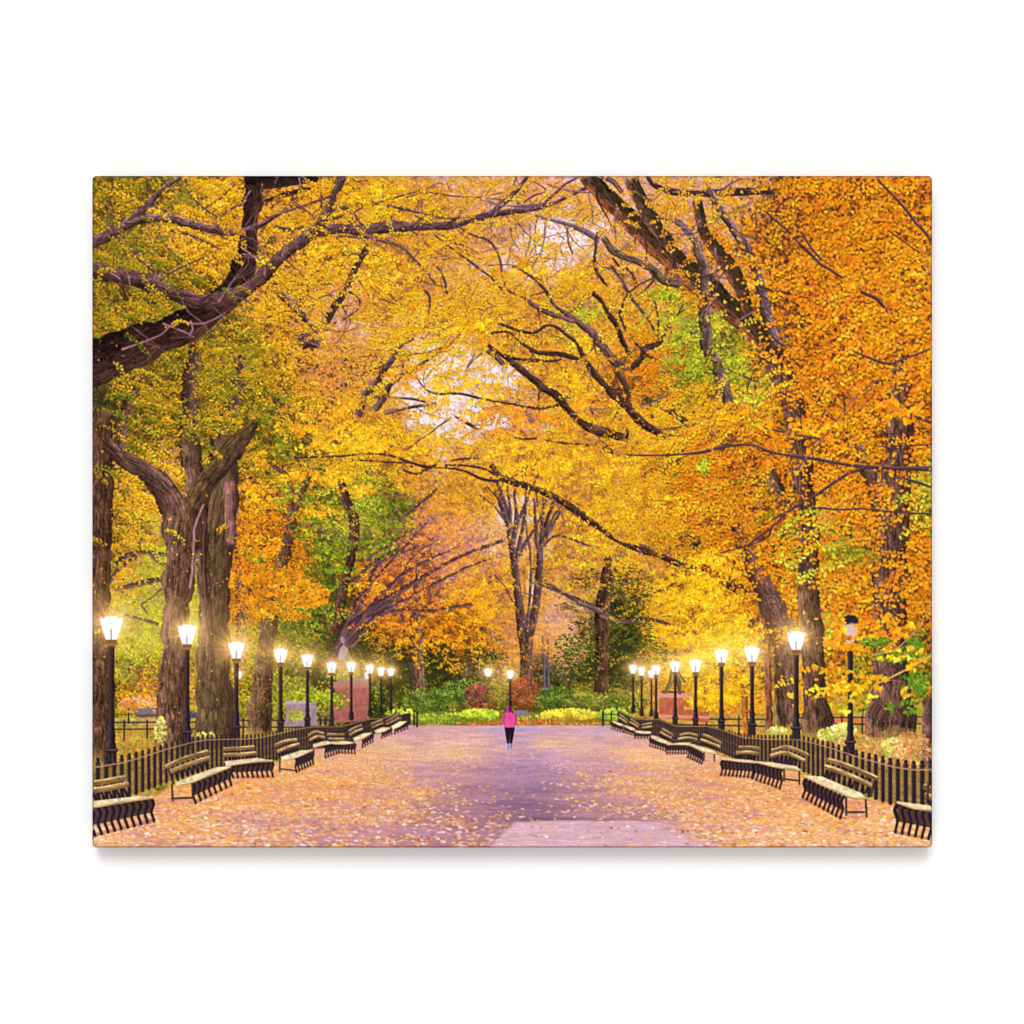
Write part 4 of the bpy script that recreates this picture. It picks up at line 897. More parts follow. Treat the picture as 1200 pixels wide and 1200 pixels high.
# puddle-pale strip
strip = np.clip((qy - 962 - 4 * (fbm(*qx.shape, 6, 30, 402, 2) - .5)) / 2, 0, 1) * np.clip((qx - (603 - (qy - 962) * 1.1)) / 6, 0, 1) * np.clip((790 + (qy - 962) * 2.2 - qx) / 40, 0, 1)
gcol = gcol + (np.array([222, 174, 188]) / 255 - gcol) * (strip * .97)[..., None]
gden = gden * (1 - .9 * strip)
gcol = 1 - (1 - gcol) * .97
gcol = gcol * (0.93 + .14 * fbm(*qx.shape, 5, 90, 405, 3))[..., None]
gcol = gcol * (0.94 + .12 * vnoise(*qx.shape, 2, 14, 403))[..., None] * (0.95 + .1 * vnoise(*qx.shape, 1.2, 1.6, 404))[..., None]
dk = np.exp(-((qy - 961) / 2.2) ** 2) * np.clip((qx - 600) / 20, 0, 1) * np.clip((740 - qx) / 40, 0, 1)
gcol *= (1 - .18 * dk)[..., None]
# fenced beds are not path: edge polyline of the paved area
LE = np.array([(108, 985), (108, 958), (180, 946), (200, 934), (262, 914), (322, 908), (366, 884), (420, 874), (452, 866), (480, 852)])[1:]
RE = np.array([(712, 850), (740, 866), (765, 874), (812, 884), (850, 900), (905, 908), (950, 925), (1020, 950), (1093, 962)])
le = np.interp(qx, LE[:, 0], LE[:, 1], right=851); re_ = np.interp(qx, RE[:, 0], RE[:, 1], left=850)
edge = np.maximum(np.where(qx < 480, le - 12, 0), np.where(qx > 712, re_ - 12, 0))
edge = np.maximum(edge, 850.5)
pm = np.clip((qy - edge) / 1.2 + .5, 0, 1)
put(gy0, 0, pm.astype(np.float32), np.clip(gcol, 0, 1).astype(np.float32), PATH)

def ground_leaves(n, y_lo, y_hi, smul, cols, thr_pow=1.0, al=1.0):
    u = rng.random(n)
    y = y_lo + (y_hi - y_lo) * u ** .75; x = rng.uniform(106, 1094, n)
    ii = np.clip((py(y) - gy0).astype(int), 0, qx.shape[0] - 1); jj = np.clip(px(x).astype(int), 0, W - 1)
    k = (rng.random(n) < gden[ii, jj] ** thr_pow) & (pm[ii, jj] > .9)
    x, y, ii, jj = x[k], y[k], ii[k], jj[k]
    o = np.argsort(y); x, y, ii, jj = x[o], y[o], ii[o], jj[o]
    bc = gcol[ii, jj]
    c = np.array(cols)[rng.integers(0, len(cols), len(x))]
    f = rng.uniform(.3, 1, len(x))[:, None]
    c = np.clip((bc * (1 - f) + c * f) * rng.uniform(.9, 1.1, (len(x), 1)), 0, 1).astype(np.float32)
    sz = (1.3 + (y - 848) / 145 * 6.4) * smul * rng.uniform(.6, 1.5, len(x))
    leaves(x, y, np.clip(sz, 1, 12), c, np.full(len(x), LITTER), flat=.42, alpha=al)

GLC = rp([(252, 198, 146), (250, 172, 84), (255, 212, 124), (238, 144, 84), (255, 232, 196), (248, 170, 112), (252, 188, 134), (255, 190, 86), (255, 204, 100)])
ground_leaves(9000, 851, 994, .9, rp([(196, 128, 104), (178, 112, 108), (214, 130, 80)]), .8, al=.7)
ground_leaves(30000, 851, 994, .85, GLC, 1.7, al=.9)
ground_leaves(20000, 851, 994, .95, GLC + rp([(252, 164, 50), (255, 226, 170), (250, 176, 60)]), 2.2)
ground_leaves(1500, 940, 994, .9, rp([(255, 225, 200), (250, 200, 170)]), .6)
ground_leaves(380, 890, 994, 1.0, rp([(200, 84, 44), (240, 170, 40), (250, 190, 50), (160, 84, 56), (236, 120, 40)]), 1)
for (x, y, c, s) in ((717, 971.5, (200, 70, 50), 5), (650, 977, (245, 170, 60), 4), (562, 923, (235, 190, 50), 4), (573, 923, (235, 180, 40), 4), (579, 934.5, (235, 190, 50), 4), (500, 943, (240, 170, 30), 6), (538, 980, (250, 225, 215), 4), (1037, 962, (250, 230, 210), 10), (945, 956.5, (250, 220, 190), 12), (1084, 978, (235, 215, 100), 9), (613, 949, (250, 200, 160), 5), (716, 945, (235, 225, 240), 4), (540, 992, (240, 200, 190), 3)):
    leaves(np.array([x]), np.array([y]), np.array([float(s)]), [C(*c)], [LITTER], flat=.5)
stroke([(567, 952, .8), (590, 951.3, .9), (604, 952, .7)], C(200, 150, 165), PATH, tex=0, alpha=.7)

# plants at the fence feet
shrub(184, 918, 12, 9, 120, rp([(110, 120, 40), (150, 140, 50), (190, 120, 60)]), 3, 'weedy plant at the foot of the fence between the first two benches')
for (x, y, rx, ry, n, l) in ((187, 858, 7, 18, 120, 'yellow green seedling climbing beside the forked trunk'), (240, 863, 12, 5, 60, 'small bright plant at the foot of the straight trunk'), (975, 862, 16, 8, 240, 'lime green plant left of the unlit lamp'), (990, 856, 16, 8, 200, 'lime green plant behind the unlit lamp'), (1048, 880, 16, 14, 330, 'lime green bush below the widest trunk'), (912, 858, 12, 6, 140, 'yellow green plant between the lamps on the right')):
    shrub(x, y, rx, ry, n, rp([(184, 190, 66), (206, 200, 80), (156, 164, 56), (232, 222, 160), (204, 160, 90)]), 3, l, 'plant', grp='small plants behind the fence')
spray(1070, 880, 26, 22, 420, rp([(235, 170, 120), (225, 140, 90), (210, 120, 70), (200, 180, 80)]), 3.2, GRASS)

# ---------------------------------------------------------------- lamps
GLOW = []
def lamp(label, x, yt, yb, w, base, lit=True, post=True, glow=1.0):
    b = new('street_lamp', None, label, 'lamp posts along the promenade')
    g = new('lantern', b)
    h = yb - yt
    pw = w * .25
    if post:
        stroke([(x, yb + h * .3, pw * 1.15), (x, (yb + base) / 2, pw), (x, base, pw * 1.35)], C(50, 36, 40), b, C(92, 70, 66), C(24, 16, 20), side=.35, tex=.12)
        if w > 12:
            # foot: bulb, collar and fluted drum
            stroke([(x, base - w * 1.15, w * .30), (x, base - w * 1.0, w * .36), (x, base - w * .85, w * .30)], C(46, 34, 38), b, C(96, 78, 86), tex=0)
            stroke([(x, base - w * .62, w * .34), (x, base - w * .5, w * .42)], C(46, 34, 38), b, C(96, 78, 86), tex=0)
            poly([(x - w * .28, base - w * .42), (x + w * .28, base - w * .42), (x + w * .3, base - w * .3), (x + w * .22, base - w * .2), (x + w * .24, base + w * .35), (x - w * .24, base + w * .35), (x - w * .22, base - w * .2), (x - w * .3, base - w * .3)], C(44, 32, 38), b, tex=.1)
            stroke([(x - w * .26, base - w * .36, w * .07), (x + w * .26, base - w * .36, w * .07)], C(86, 68, 78), b, tex=0)
            for q in (-.12, .04): stroke([(x + w * q, base - w * .18, w * .04), (x + w * q, base + w * .3, w * .04)], C(78, 60, 68), b, tex=0)
        else:
            stroke([(x, base - w * .5, pw * 1.8), (x, base, pw * 2.2)], C(50, 36, 42), b, tex=0)
        poly([(x - w * .25, yb), (x + w * .25, yb), (x + w * .24, yb + h * .16), (x + w * .16, yb + h * .3), (x - w * .16, yb + h * .3), (x - w * .24, yb + h * .16)], C(120, 78, 34) if lit else C(40, 30, 34), b)
        poly([(x - w * .3, yb + h * .18), (x + w * .3, yb + h * .18), (x + w * .3, yb + h * .24), (x - w * .3, yb + h * .24)], C(150, 110, 80) if lit else C(50, 40, 46), b)
    if lit:
        e = w / 2
        prof = [(.50, 1.0), (.62, .84), (.76, .64), (.88, .44), (.96, .26), (1.0, .13), (.95, .05), (.82, .07), (.70, .12), (.58, .05), (.40, .0), (.22, .01)]
        pl = [(x - a_ * e, yt + b_ * h) for a_, b_ in prof]
        pl += [(2 * x - q[0], q[1]) for q in pl[::-1]]
        poly(pl, C(255, 255, 254), g)
        GLOW.append((x, yt + h * .45, w * glow, x, yb, h))
    return b, g

lamp('tallest lit lamp in front of the trunk at the left edge', 129, 722, 750, 27, 889)
lamp('second lit lamp from the left in front of the forked trunk', 218, 732, 755.5, 22, 866)
SL = new('street_lamp', None, 'tiny lit lamp far behind the third lamp on the left', 'lamp posts along the promenade')
poly([(277.5, 787), (282.5, 787), (282, 795), (278, 795)], C(255, 250, 236), SL); GLOW.append((280, 791, 6, 280, 790, 6))
lamp('third lit lamp from the left with a wide starburst', 276, 752, 772, 19.5, 859, glow=1.25)
lamp('fourth lit lamp from the left', 328, 760, 777, 16.5, 853)
lamp('fifth lit lamp from the left, before the grey block', 359.5, 767, 782, 14.5, 848)
lamp('sixth lit lamp from the left, beside the pink plinth', 388, 776, 789, 12.6, 848)
lamp('seventh lit lamp from the left, before the pink plinth', 411, 776, 788, 11.5, 842)
lamp('small lit lamp partly behind the eighth lamp', 430, 788, 796, 7, 836, post=False)
lamp('eighth lit lamp from the left, at the plinth corner', 433, 779, 790, 10.5, 838)
lamp('ninth lit lamp from the left', 446, 782, 793, 9.5, 835)
lamp('last lit lamp on the left row', 457.5, 783, 793, 9.2, 831)
lamp('lit lamp without visible post above the purple shrub', 572, 784, 793.5, 9.5, 810, post=False)
lamp('lit lamp directly behind the walker', 598, 786, 796, 9, 828)
lamp('farthest lit lamp of the right row', 742.5, 779, 790, 9.5, 834)
lamp('second farthest lit lamp of the right row', 752.5, 782, 792.5, 9.5, 838)
lamp('small low lit lamp among the far right row', 764, 786, 795, 8, 838)
lamp('lit lamp overlapping the small low one', 769.5, 780, 791.5, 11, 842)
lamp('lit lamp in front of the statue on the right', 792, 775, 788, 13, 846)
lamp('lit lamp right of the statue', 816, 773, 788, 14.5, 848)
lamp('lit lamp against the golden leaves', 846.5, 761, 777, 16.5, 851)
lamp('second nearest lit lamp on the right', 882.5, 758, 776, 18.5, 856)
lamp('nearest lit lamp on the right, before the rough trunks', 934.5, 740, 762, 21.5, 861)
UL, UG = lamp('unlit lamp half hidden by orange leaves on the right', 998, 722, 748, 23, 878, lit=False)
poly([(989, 732), (1007, 732), (1005, 747), (1001, 756), (994, 756), (991, 747)], C(226, 190, 176), UG)
poly([(987.5, 731), (989, 724), (996, 720.5), (1003, 722), (1008, 727), (1006, 731), (998, 730), (992, 733)], C(44, 34, 54), UG)
spray(985, 740, 8, 16, 40, OL, 6, fol[T_wide]); spray(1010, 755, 30, 9, 110, OL + YL[:1], 5.4, fol[T_wide], thr=-.5); spray(985, 753, 22, 6, 56, OL, 5.4, fol[T_wide], thr=-.5); spray(1040, 735, 36, 16, 150, OL + YL[:1], 5.6, fol[T_wide], thr=-.4)

# low leafy boughs in front of the right trunks
GB = rp([(96, 130, 36), (120, 150, 44), (76, 110, 30)])
for (x, y, rx, ry, n) in ((1030, 755, 22, 8, 90), (1045, 770, 18, 8, 70), (1076, 800, 20, 18, 190), (1062, 828, 24, 10, 120), (1075, 760, 14, 12, 80)):
    spray(x, y, rx, ry, n, GB, 4.6, fol[T_stem], thr=-.5)
limb([(1096, 766, 3.4), (1070, 782, 3), (1042, 796, 2.6), (1024, 806, 2), (1016, 824, 1.4)], b=T_stem, c=C(222, 166, 96), l=C(246, 206, 140), d=C(150, 96, 60), tex=.2)
limb([(1096, 700, 2), (1078, 735, 2), (1052, 760, 2), (1020, 770, 1.6)], b=T_stem, c=C(206, 150, 100), l=C(236, 186, 130), d=C(140, 90, 60), tex=.2)
for p in ([(1020, 808, 1.6), (1000, 815, 1.2), (958, 818, 1)], [(1040, 797, 1.2), (1062, 800, 1)]):
    limb(p, b=T_stem, c=C(222, 160, 80), tex=.1)
for (x, y, rx, ry, n, s) in ((985, 808, 34, 8, 52, 6.5), (1010, 820, 20, 7, 18, 6), (955, 792, 16, 12, 10, 6.5), (1030, 800, 18, 9, 22, 7), (1045, 765, 24, 10, 22, 6), (1075, 775, 14, 18, 22, 6), (990, 833, 8, 4, 6, 7), (1062, 812, 5, 7, 8, 7), (945, 815, 20, 5, 7, 6.5), (1000, 790, 20, 8, 14, 5.5)):
    spray(x, y, rx, ry, n, YL + rp([(255, 190, 40), (255, 222, 60), (246, 160, 30)]), s, fol[T_stem])

# ---------------------------------------------------------------- fences
DK = C(48, 34, 40); DK2 = C(70, 52, 56); RL = C(190, 140, 120)
def fence(label, prof, sgn):
    """prof rows: x, finial height y, height, picket spacing"""
    f = new('fence', None, label, 'iron picket fences')
    T = np.array(prof, float)
    g = lambda x, k: float(np.interp(x, T[:, 0], T[:, k]))
    xs = []; x = T[0, 0]
    while x < T[-1, 0]:
        xs.append(x); x += g(x, 3)
    pts = [(x, g(x, 1), g(x, 2), g(x, 3)) for x in xs]
    for a, b in zip(pts[:-1], pts[1:]):       # shade between close pickets far away
        if True:
            al = .34 + .46 * float(np.clip((6.2 - a[3]) / 3, 0, 1))
            poly([(a[0], a[1] + a[3]), (b[0], b[1] + b[3]), (b[0], b[1] + b[2]), (a[0], a[1] + a[2])], C(66, 46, 44), f, alpha=al)
    for off in (.45, .8):
        for a, b in zip(pts[:-1], pts[1:]):
            stroke([(a[0], a[1] + a[2] * off, max(a[3] * .17, .8)), (b[0], b[1] + b[2] * off, max(b[3] * .17, .8))], C(186, 132, 104), f, C(236, 190, 160), tex=0, alpha=.8)
    for (x, yt, h, p) in pts:
        w = p * .54
        stroke([(x, yt + p * .3, w * .35), (x, yt + p * .5, w * .4)], DK, f, tex=0)
        stroke([(x, yt + p * .75, w), (x + .2, yt + h, w)], DK, f, C(84, 64, 70), C(30, 20, 26), tex=.1, side=.3)
        if p > 3.2:
            stroke([(x, yt, p * .48), (x, yt + .2, p * .48)], C(40, 28, 36), f, C(88, 72, 80), tex=0)
            stroke([(x, yt + p * .45, p * .62), (x, yt + p * .5, p * .62)], C(58, 44, 50), f, tex=0)
    for a, b in zip(pts[:-1], pts[1:]):
        stroke([(a[0], a[1] + a[3] * .85, max(a[3] * .2, .8)), (b[0], b[1] + b[3] * .85, max(b[3] * .2, .8))], C(176, 126, 96), f, C(240, 196, 160), C(80, 54, 50), tex=0, alpha=.9)
    return f
# (x, top, height, picket pitch-width)
LF = [(103, 893, 56, 10), (113, 891, 54, 9.8), (141, 887.5, 50, 8.6), (166, 881.5, 46, 7.2), (194, 873, 44, 6.6), (225, 865.5, 42, 5.8), (243, 863, 40, 5.4), (290, 862.5, 36, 4.8), (300, 862, 36, 4.4), (318, 859, 34, 4.0), (345, 853, 32, 3.4), (365, 850, 28, 2.9), (400, 850, 26, 2.6), (420, 844.5, 22, 2.2), (434, 841.5, 20, 2.0), (447, 841.5, 18, 2), (466, 834.5, 18, 2), (470, 838, 16, 2)]
fence('iron picket fence sweeping along the left side of the promenade', LF, -1)
RF = [(725, 832, 16, 2), (731, 835, 16, 2), (745, 841.5, 18, 2), (768, 842.5, 20, 2), (772, 841.5, 22, 2.2), (793, 849.5, 24, 2.4), (830, 849.5, 26, 2.7), (850, 854.5, 30, 3.1), (872, 862, 32, 3.8), (900, 863, 36, 4.8), (937, 863, 40, 5.2), (955, 867, 42, 5.6), (975, 872, 44, 6.4), (1012, 883, 48, 7.6), (1050, 892, 52, 9.2), (1072, 894.5, 54, 9.8), (1100, 894, 56, 10.2)]
fence('iron picket fence sweeping along the right side of the promenade', RF, 1)
GATE = new('gate_post', None, 'dark square post at the far left end of the benches', 'posts at the end of the promenade')
poly([(470, 838), (481, 836), (481, 850), (470, 852)], C(56, 40, 44), GATE)
for x, y0_, y1_ in ((488.5, 836, 852), (485, 838, 850)):
    stroke([(x, y0_, 2.4), (x, y1_, 2.4)], C(50, 36, 40), GATE, tex=0)
GATE2 = new('gate_post', None, 'slim dark post and rail at the far right end of the benches', 'posts at the end of the promenade')
stroke([(707, 835, 2.6), (707, 850.5, 2.6)], C(56, 42, 44), GATE2, tex=0); stroke([(717, 834, 1.6), (717, 848, 1.6)], C(56, 42, 44), GATE2, tex=0); stroke([(707, 838, 1.2), (727, 838, 1.2)], C(56, 42, 44), GATE2, tex=0)

# ---------------------------------------------------------------- benches
WD = C(208, 162, 98); WDL = C(246, 216, 152); WDD = C(112, 76, 48); SEAT = C(234, 212, 170); IR = C(44, 29, 36)
def bench(label, slats, seat, legs, w=4.0, n=8, lean=(0, 0), endframe=None, back_feet=None):
    b = new('bench', None, label, 'benches on the promenade')
    bk = new('backrest', b); st = new('seat', b)
    (x0, t0, b0), (x1, t1, b1) = legs
    # shadowed ironwork under the seat
    k = .62
    poly([(x0, t0), (x1, t1), (x1 + lean[1] * k, t1 + (b1 - t1) * k), (x0 + lean[0] * k, t0 + (b0 - t0) * k)], C(46, 30, 34), b, alpha=.82, tex=.2)
    # ironwork of the back, behind slats
    (sa, sb) = (slats[0][0], slats[0][-1])
    for i in range(n):
        t = (i + .3) / n
        P = lambda L: (np.interp(t * (len(L) - 1), range(len(L)), [q[0] for q in L]), np.interp(t * (len(L) - 1), range(len(L)), [q[1] for q in L]))
        tp = P(slats[0]); sq = P(slats[-1]); sq = (sq[0] + (seat[1][0] - slats[-1][-1][0]) * .3, (seat[0][1] + (seat[1][1] - seat[0][1]) * t))
        stroke([(tp[0], tp[1], w * .34), ((tp[0] + sq[0]) / 2 - .6, (tp[1] + sq[1]) / 2, w * .42), (sq[0], sq[1], w * .5)], IR, bk, tex=0)
    for L in slats:
        stroke([(x, y + w * .16, w) for x, y in L], WDD, bk, tex=.2)
        stroke([(x, y, w * .8) for x, y in L], C(150, 112, 68) if L is slats[0] else C(186, 146, 90), bk, WDL, C(96, 66, 42), side=-.5, tex=.6, seed=int(L[0][0]) % 50)
    poly([(x0 + lean[0] - 2, b0 - 2), (x1 + lean[1] + 1, b1 - 2), (x1 + lean[1] + 1, b1 + w * .35), (x0 + lean[0] - 2, b0 + w * .35)], C(110, 60, 48), None, alpha=.35)
    for i in range(n):
        t = i / max(n - 1, 1)
        x = x0 + (x1 - x0) * t; ya = t0 + (t1 - t0) * t; yb = b0 + (b1 - b0) * t; ln = lean[0] + (lean[1] - lean[0]) * t
        h = yb - ya
        stroke([(x, ya, w * .74), (x + ln * .15 + .10 * h * (1 if ln >= 0 else -1), ya + h * .22, w * .76), (x + ln * .2, ya + h * .58, w * .6), (x + ln * .75, ya + h * .86, w * .54), (x + ln, yb, w * .6)], IR, b, C(86, 66, 72), C(26, 16, 22), tex=0, side=.4)
    if endframe:
        for L in endframe: stroke([(x, y, w * .5) for x, y in L], C(70, 52, 44), b, C(120, 96, 70), tex=.2)
    poly(seat, SEAT, st, tex=.25, seed=int(seat[0][0]))
    m = len(seat)
    # front edge of the seat: last points
    fe = seat[2:][::-1]
    stroke([(x, y + w * .1, w * .55) for x, y in fe], C(214, 176, 120), st, C(244, 224, 180), C(130, 96, 60), side=-.5, tex=.3)

# left row, near to far (seat = back-left, back-right, front-right, front-left)
bench('nearest bench on the left, cut off by the edge of the print', [[(96, 919), (120, 916.5), (143, 912)], [(96, 927), (122, 924.5), (147, 919.5)]], [(96, 941), (160, 934), (177, 935), (150, 939), (96, 948)], ((96, 950, 982), (175, 937, 963)), 6.4, 11, (6, 4))
bench('second bench from the left, turned toward the middle of the path', [[(194, 898.5), (216, 889), (241, 881.5)], [(197, 905), (220, 896), (243, 888.5)]], [(204, 918), (252, 900), (269, 899), (226, 916), (206, 921)], ((224, 919, 942), (267, 901, 921)), 5.2, 8, (4, 3), [[(200, 920), (201, 939)], [(224, 919), (225, 937)], [(201, 937), (225, 936)], [(196, 903), (202, 919)]])
bench('third bench from the left, facing straight out', [[(262, 878), (280, 877.5), (296, 876)], [(262, 885), (280, 884.5), (298, 883)]], [(262, 893), (300, 889), (318, 892), (290, 894), (264, 898)], ((270, 897, 912), (317, 893, 911)), 4.4, 9, (2, 2))
bench('fourth bench from the left with pale seat turned to the path', [[(322, 874), (334, 869), (346, 867.5)], [(325, 881), (337, 876), (349, 872.5)]], [(328, 888), (352, 880), (365, 880), (346, 888), (330, 892)], ((345, 889, 906), (365, 882, 896)), 3.8, 7, (2, 1.5), [[(327, 890), (327, 905)], [(327, 902), (345, 904)]])
bench('fifth bench from the left, low beside its neighbour', [[(361, 862), (369, 858), (378, 860)], [(363, 867.5), (371, 863.5), (379, 865)]], [(366, 873), (380, 869), (395, 870), (381, 873), (367, 876)], ((380, 874, 889), (396, 871, 883)), 3.0, 6, (1, 1), [[(367, 875), (367, 884)]])
bench('sixth bench from the left, seen almost side on', [[(384, 861), (393, 861.5), (402, 861)], [(385, 866), (394, 866.5), (402, 866.5)]], [(388, 870), (402, 869), (415, 871), (402, 872.5), (390, 872)], ((396, 873, 883), (415, 872, 884)), 2.8, 6, (.5, .5))
bench('seventh bench from the left with bright seat', [[(409, 857), (416, 853), (423, 850.5)], [(410, 861.5), (417, 857.5), (424, 855)]], [(413, 866), (426, 860), (435, 859.5), (424, 866), (415, 868.5)], ((424, 868, 877), (436, 861, 870)), 2.6, 5, (.5, .5), [[(414, 868), (414, 874)]])
bench('eighth bench from the left beside the plinth', [[(435, 849), (441, 846.5), (447, 844.5)], [(436, 853), (442, 850.5), (448, 848)]], [(438, 857), (448, 853), (457, 853.5), (449, 858), (440, 859.5)], ((447, 859, 866), (458, 855, 861)), 2.2, 5, (.3, .3))
bench('last bench on the left before the dark post', [[(452, 846), (459, 842.5), (466, 838)], [(453, 849), (460, 846), (467, 842)]], [(458, 852), (468, 846), (476, 846), (468, 852), (460, 855)], ((462, 855, 861), (477, 848, 855)), 2.0, 5, (.3, .3))
# right row, near to far
bench('nearest bench on the right, cut off by the edge of the print', [[(1086, 922), (1096, 926)], [(1088, 932), (1098, 936)]], [(1060, 941), (1098, 946), (1098, 951), (1072, 947), (1054, 941)], ((1054, 943, 976), (1094, 950, 984)), 6.2, 6, (-3, -4), [[(1090, 918), (1088, 940)]])
bench('second bench from the right, strewn with leaves', [[(973, 891), (990, 896), (1010, 904), (1028, 912)], [(970, 899), (988, 905), (1006, 913), (1023, 921)]], [(965, 911), (1012, 931), (1016, 936), (994, 933), (944, 910)], ((946, 914, 935), (990, 935, 960)), 5.4, 10, (-4, -4), [[(993, 935), (993, 956)], [(993, 953), (1014, 953)], [(1016, 935), (1017, 958)], [(1026, 916), (1022, 934)]])
bench('third bench from the right, bent to follow the fence', [[(907, 880), (922, 876), (934, 879), (947, 885)], [(905, 886), (920, 882.5), (932, 886), (943, 891)]], [(905, 894), (935, 899), (939, 903), (915, 900), (885, 893)], ((886, 895, 913), (918, 902, 925)), 4.6, 8, (-3, -3), [[(938, 904), (938, 920)], [(920, 902), (920, 916)], [(920, 914), (938, 916)]])
bench('fourth bench from the right, facing straight out', [[(868, 876.5), (880, 876.5), (890, 877.5)], [(865, 882.5), (878, 882), (889, 883.5)]], [(862, 890), (884, 892), (886, 894.5), (866, 892.5), (847, 890)], ((848, 892, 909), (884, 894, 912)), 4.0, 9, (-2, -2))
bench('fifth bench from the right with bright seat turned to the path', [[(826, 862), (835, 865.5), (846, 871)], [(823, 867.5), (833, 871), (844, 875.5)]], [(814, 873), (838, 881), (840, 884), (826, 881), (808, 873)], ((809, 875, 888), (825, 884, 896)), 3.4, 7, (-2, -2), [[(826, 883), (826, 892)], [(838, 884), (838, 893)]])
bench('sixth bench from the right, low beside its neighbour', [[(798, 862), (808, 860), (818, 862.5)], [(796, 866.5), (807, 865), (817, 867)]], [(797, 871), (812, 871), (808, 873.5), (796, 873), (783, 873)], ((783, 874, 884), (806, 874, 884)), 2.8, 8, (-.5, -.5))
bench('seventh bench from the right with bright seat', [[(777, 855), (783, 858), (789, 862)], [(775, 858.5), (781, 862), (787, 865)]], [(768, 864), (781, 869), (783, 872), (773, 869.5), (763, 864)], ((763, 866, 875), (781, 872, 881)), 2.6, 7, (-.6, -.6))
bench('eighth bench from the right beside the red plinth', [[(754, 850), (764, 848)], [(754, 853.5), (764, 852)]], [(746, 857), (764, 858), (763, 860), (752, 860), (745, 858)], ((745, 860, 866), (763, 861, 866)), 2.2, 6, (-.3, -.3))
bench('ninth bench from the right, small with pale seat', [[(740, 843.5), (744, 846), (749, 850)], [(739, 847), (743, 849), (748, 852.5)]], [(735, 851), (744, 854), (745, 856.5), (739, 855.5), (732, 851)], ((733, 853, 859), (744, 857, 863)), 2.0, 5, (-.3, -.3))
bench('last bench on the right beside the slim post', [[(727, 838), (731, 841), (736, 845)], [(726, 841.5), (730, 844), (735, 847.5)]], [(720, 846), (730, 849), (731, 851), (725, 850), (718, 846)], ((718, 848, 855), (731, 852, 859)), 2.0, 5, (-.3, -.3))

# ---------------------------------------------------------------- the walker
PER = new('person', None, 'person in a pink hooded jacket and black leggings walking away along the path')
JK = new('jacket', PER, 'bright pink jacket'); HD = new('hood', PER, 'magenta hood'); LG_ = new('leggings', PER, 'black leggings'); SHO = new('shoe', PER, 'pale grey blue shoes')
stroke([(594.8, 866, 3.2), (595, 874, 3.2), (594.6, 877, 4)], C(172, 156, 190), SHO, tex=.1, soft=1.6); stroke([(599, 866, 3), (598.6, 873, 3), (598.4, 876, 3.4)], C(150, 134, 170), SHO, tex=.1, soft=1.6)
stroke([(594.4, 853, 6), (595, 862, 5), (595.4, 871, 3)], C(34, 24, 34), LG_, C(60, 44, 60), tex=.1); stroke([(600, 853, 6), (599.6, 862, 5), (598.8, 871, 3)], C(30, 22, 30), LG_, C(56, 40, 56), tex=.1)
poly([(591.6, 851), (602.8, 851), (603, 858), (597.4, 860), (592, 858)], C(32, 22, 32), LG_)
poly([(594, 834.5), (600, 834.5), (603.5, 837.5), (605, 842), (605.4, 848), (603, 849.5), (602.8, 853.5), (591.6, 853.5), (591.2, 849.5), (588.8, 848), (589.6, 842), (591, 837.5)], C(228, 84, 150), JK, tex=.12)
stroke([(590.6, 839, 2.6), (589.4, 845, 2.6), (590.4, 849, 2.4)], C(222, 56, 136), JK, C(250, 110, 175), tex=0); stroke([(603.6, 839, 2.6), (604.8, 845, 2.6), (603.6, 849, 2.4)], C(206, 46, 126), JK, tex=0)
stroke([(597.2, 840, 1.2), (597.2, 850, 1.2)], C(220, 56, 140), JK, tex=0, alpha=.5)
stroke([(597, 830.5, 6.2), (597, 833, 6.2)], C(178, 30, 140), HD, C(210, 60, 170), C(130, 20, 100), tex=.1); stroke([(597.4, 829.6, 3), (597.4, 833, 3)], C(96, 30, 80), HD, tex=0)
stroke([(600.4, 834, 1.2), (600.6, 837, 1)], C(90, 40, 60), HD, tex=0)

# ---------------------------------------------------------------- light of the lamps on the exposure (printed glow)
gl = np.zeros((H, W), np.float32)
for k, (x, y, w, bx, by, h) in enumerate(GLOW):
    R = w * 3.6
    x0, x1 = int(max(px(x - R), 0)), int(min(px(x + R), W)); y0, y1 = int(max(py(y - R), 0)), int(min(py(y + R), H))
    dx, dy = sx[y0:y1, x0:x1] - x, sy[y0:y1, x0:x1] - y
    d = np.hypot(dx, dy) / w
    th = np.arctan2(dy, dx)
    r2 = np.random.default_rng(900 + k)
    ray = np.zeros_like(d)
    for f in (7, 13, 21, 34):
        ray += np.cos(f * th + r2.uniform(0, 6.28)) / 4
    ray = np.clip(ray * 1.1 + .45, 0, 1)
    up = np.clip(.85 - .3 * dy / (np.hypot(dx, dy) + 1e-6), 0, 1)
    g = (.8 * np.exp(-(d / .62) ** 2) + (.50 + .5 * ray) * np.exp(-(d / .95) ** 1.5) + .22 * np.exp(-d / 1.3) + .10 * np.exp(-d / 2.4)) * up * np.clip(1.3 - d / 3.6, 0, 1)
    gl[y0:y1, x0:x1] = 1 - (1 - gl[y0:y1, x0:x1]) * (1 - np.clip(g, 0, 1))
lan = np.isin(ids, [i for i, r in enumerate(REG) if r[0] == 'lantern'] + [SL])
postm = np.isin(ids, [i for i, r in enumerate(REG) if r[0] == 'street_lamp'])
gg = np.where(postm, gl * .35, gl * .92)
gg = np.where(lan & (ids != UG), 0, gg)
gc = gg[..., None] * np.array([1.0, .70, .36], np.float32)
img = 1 - (1 - np.clip(img, 0, 1)) * (1 - np.clip(gc, 0, 1))
wm = 1 - np.exp(-((sy - 790) / 70) ** 2) * .0
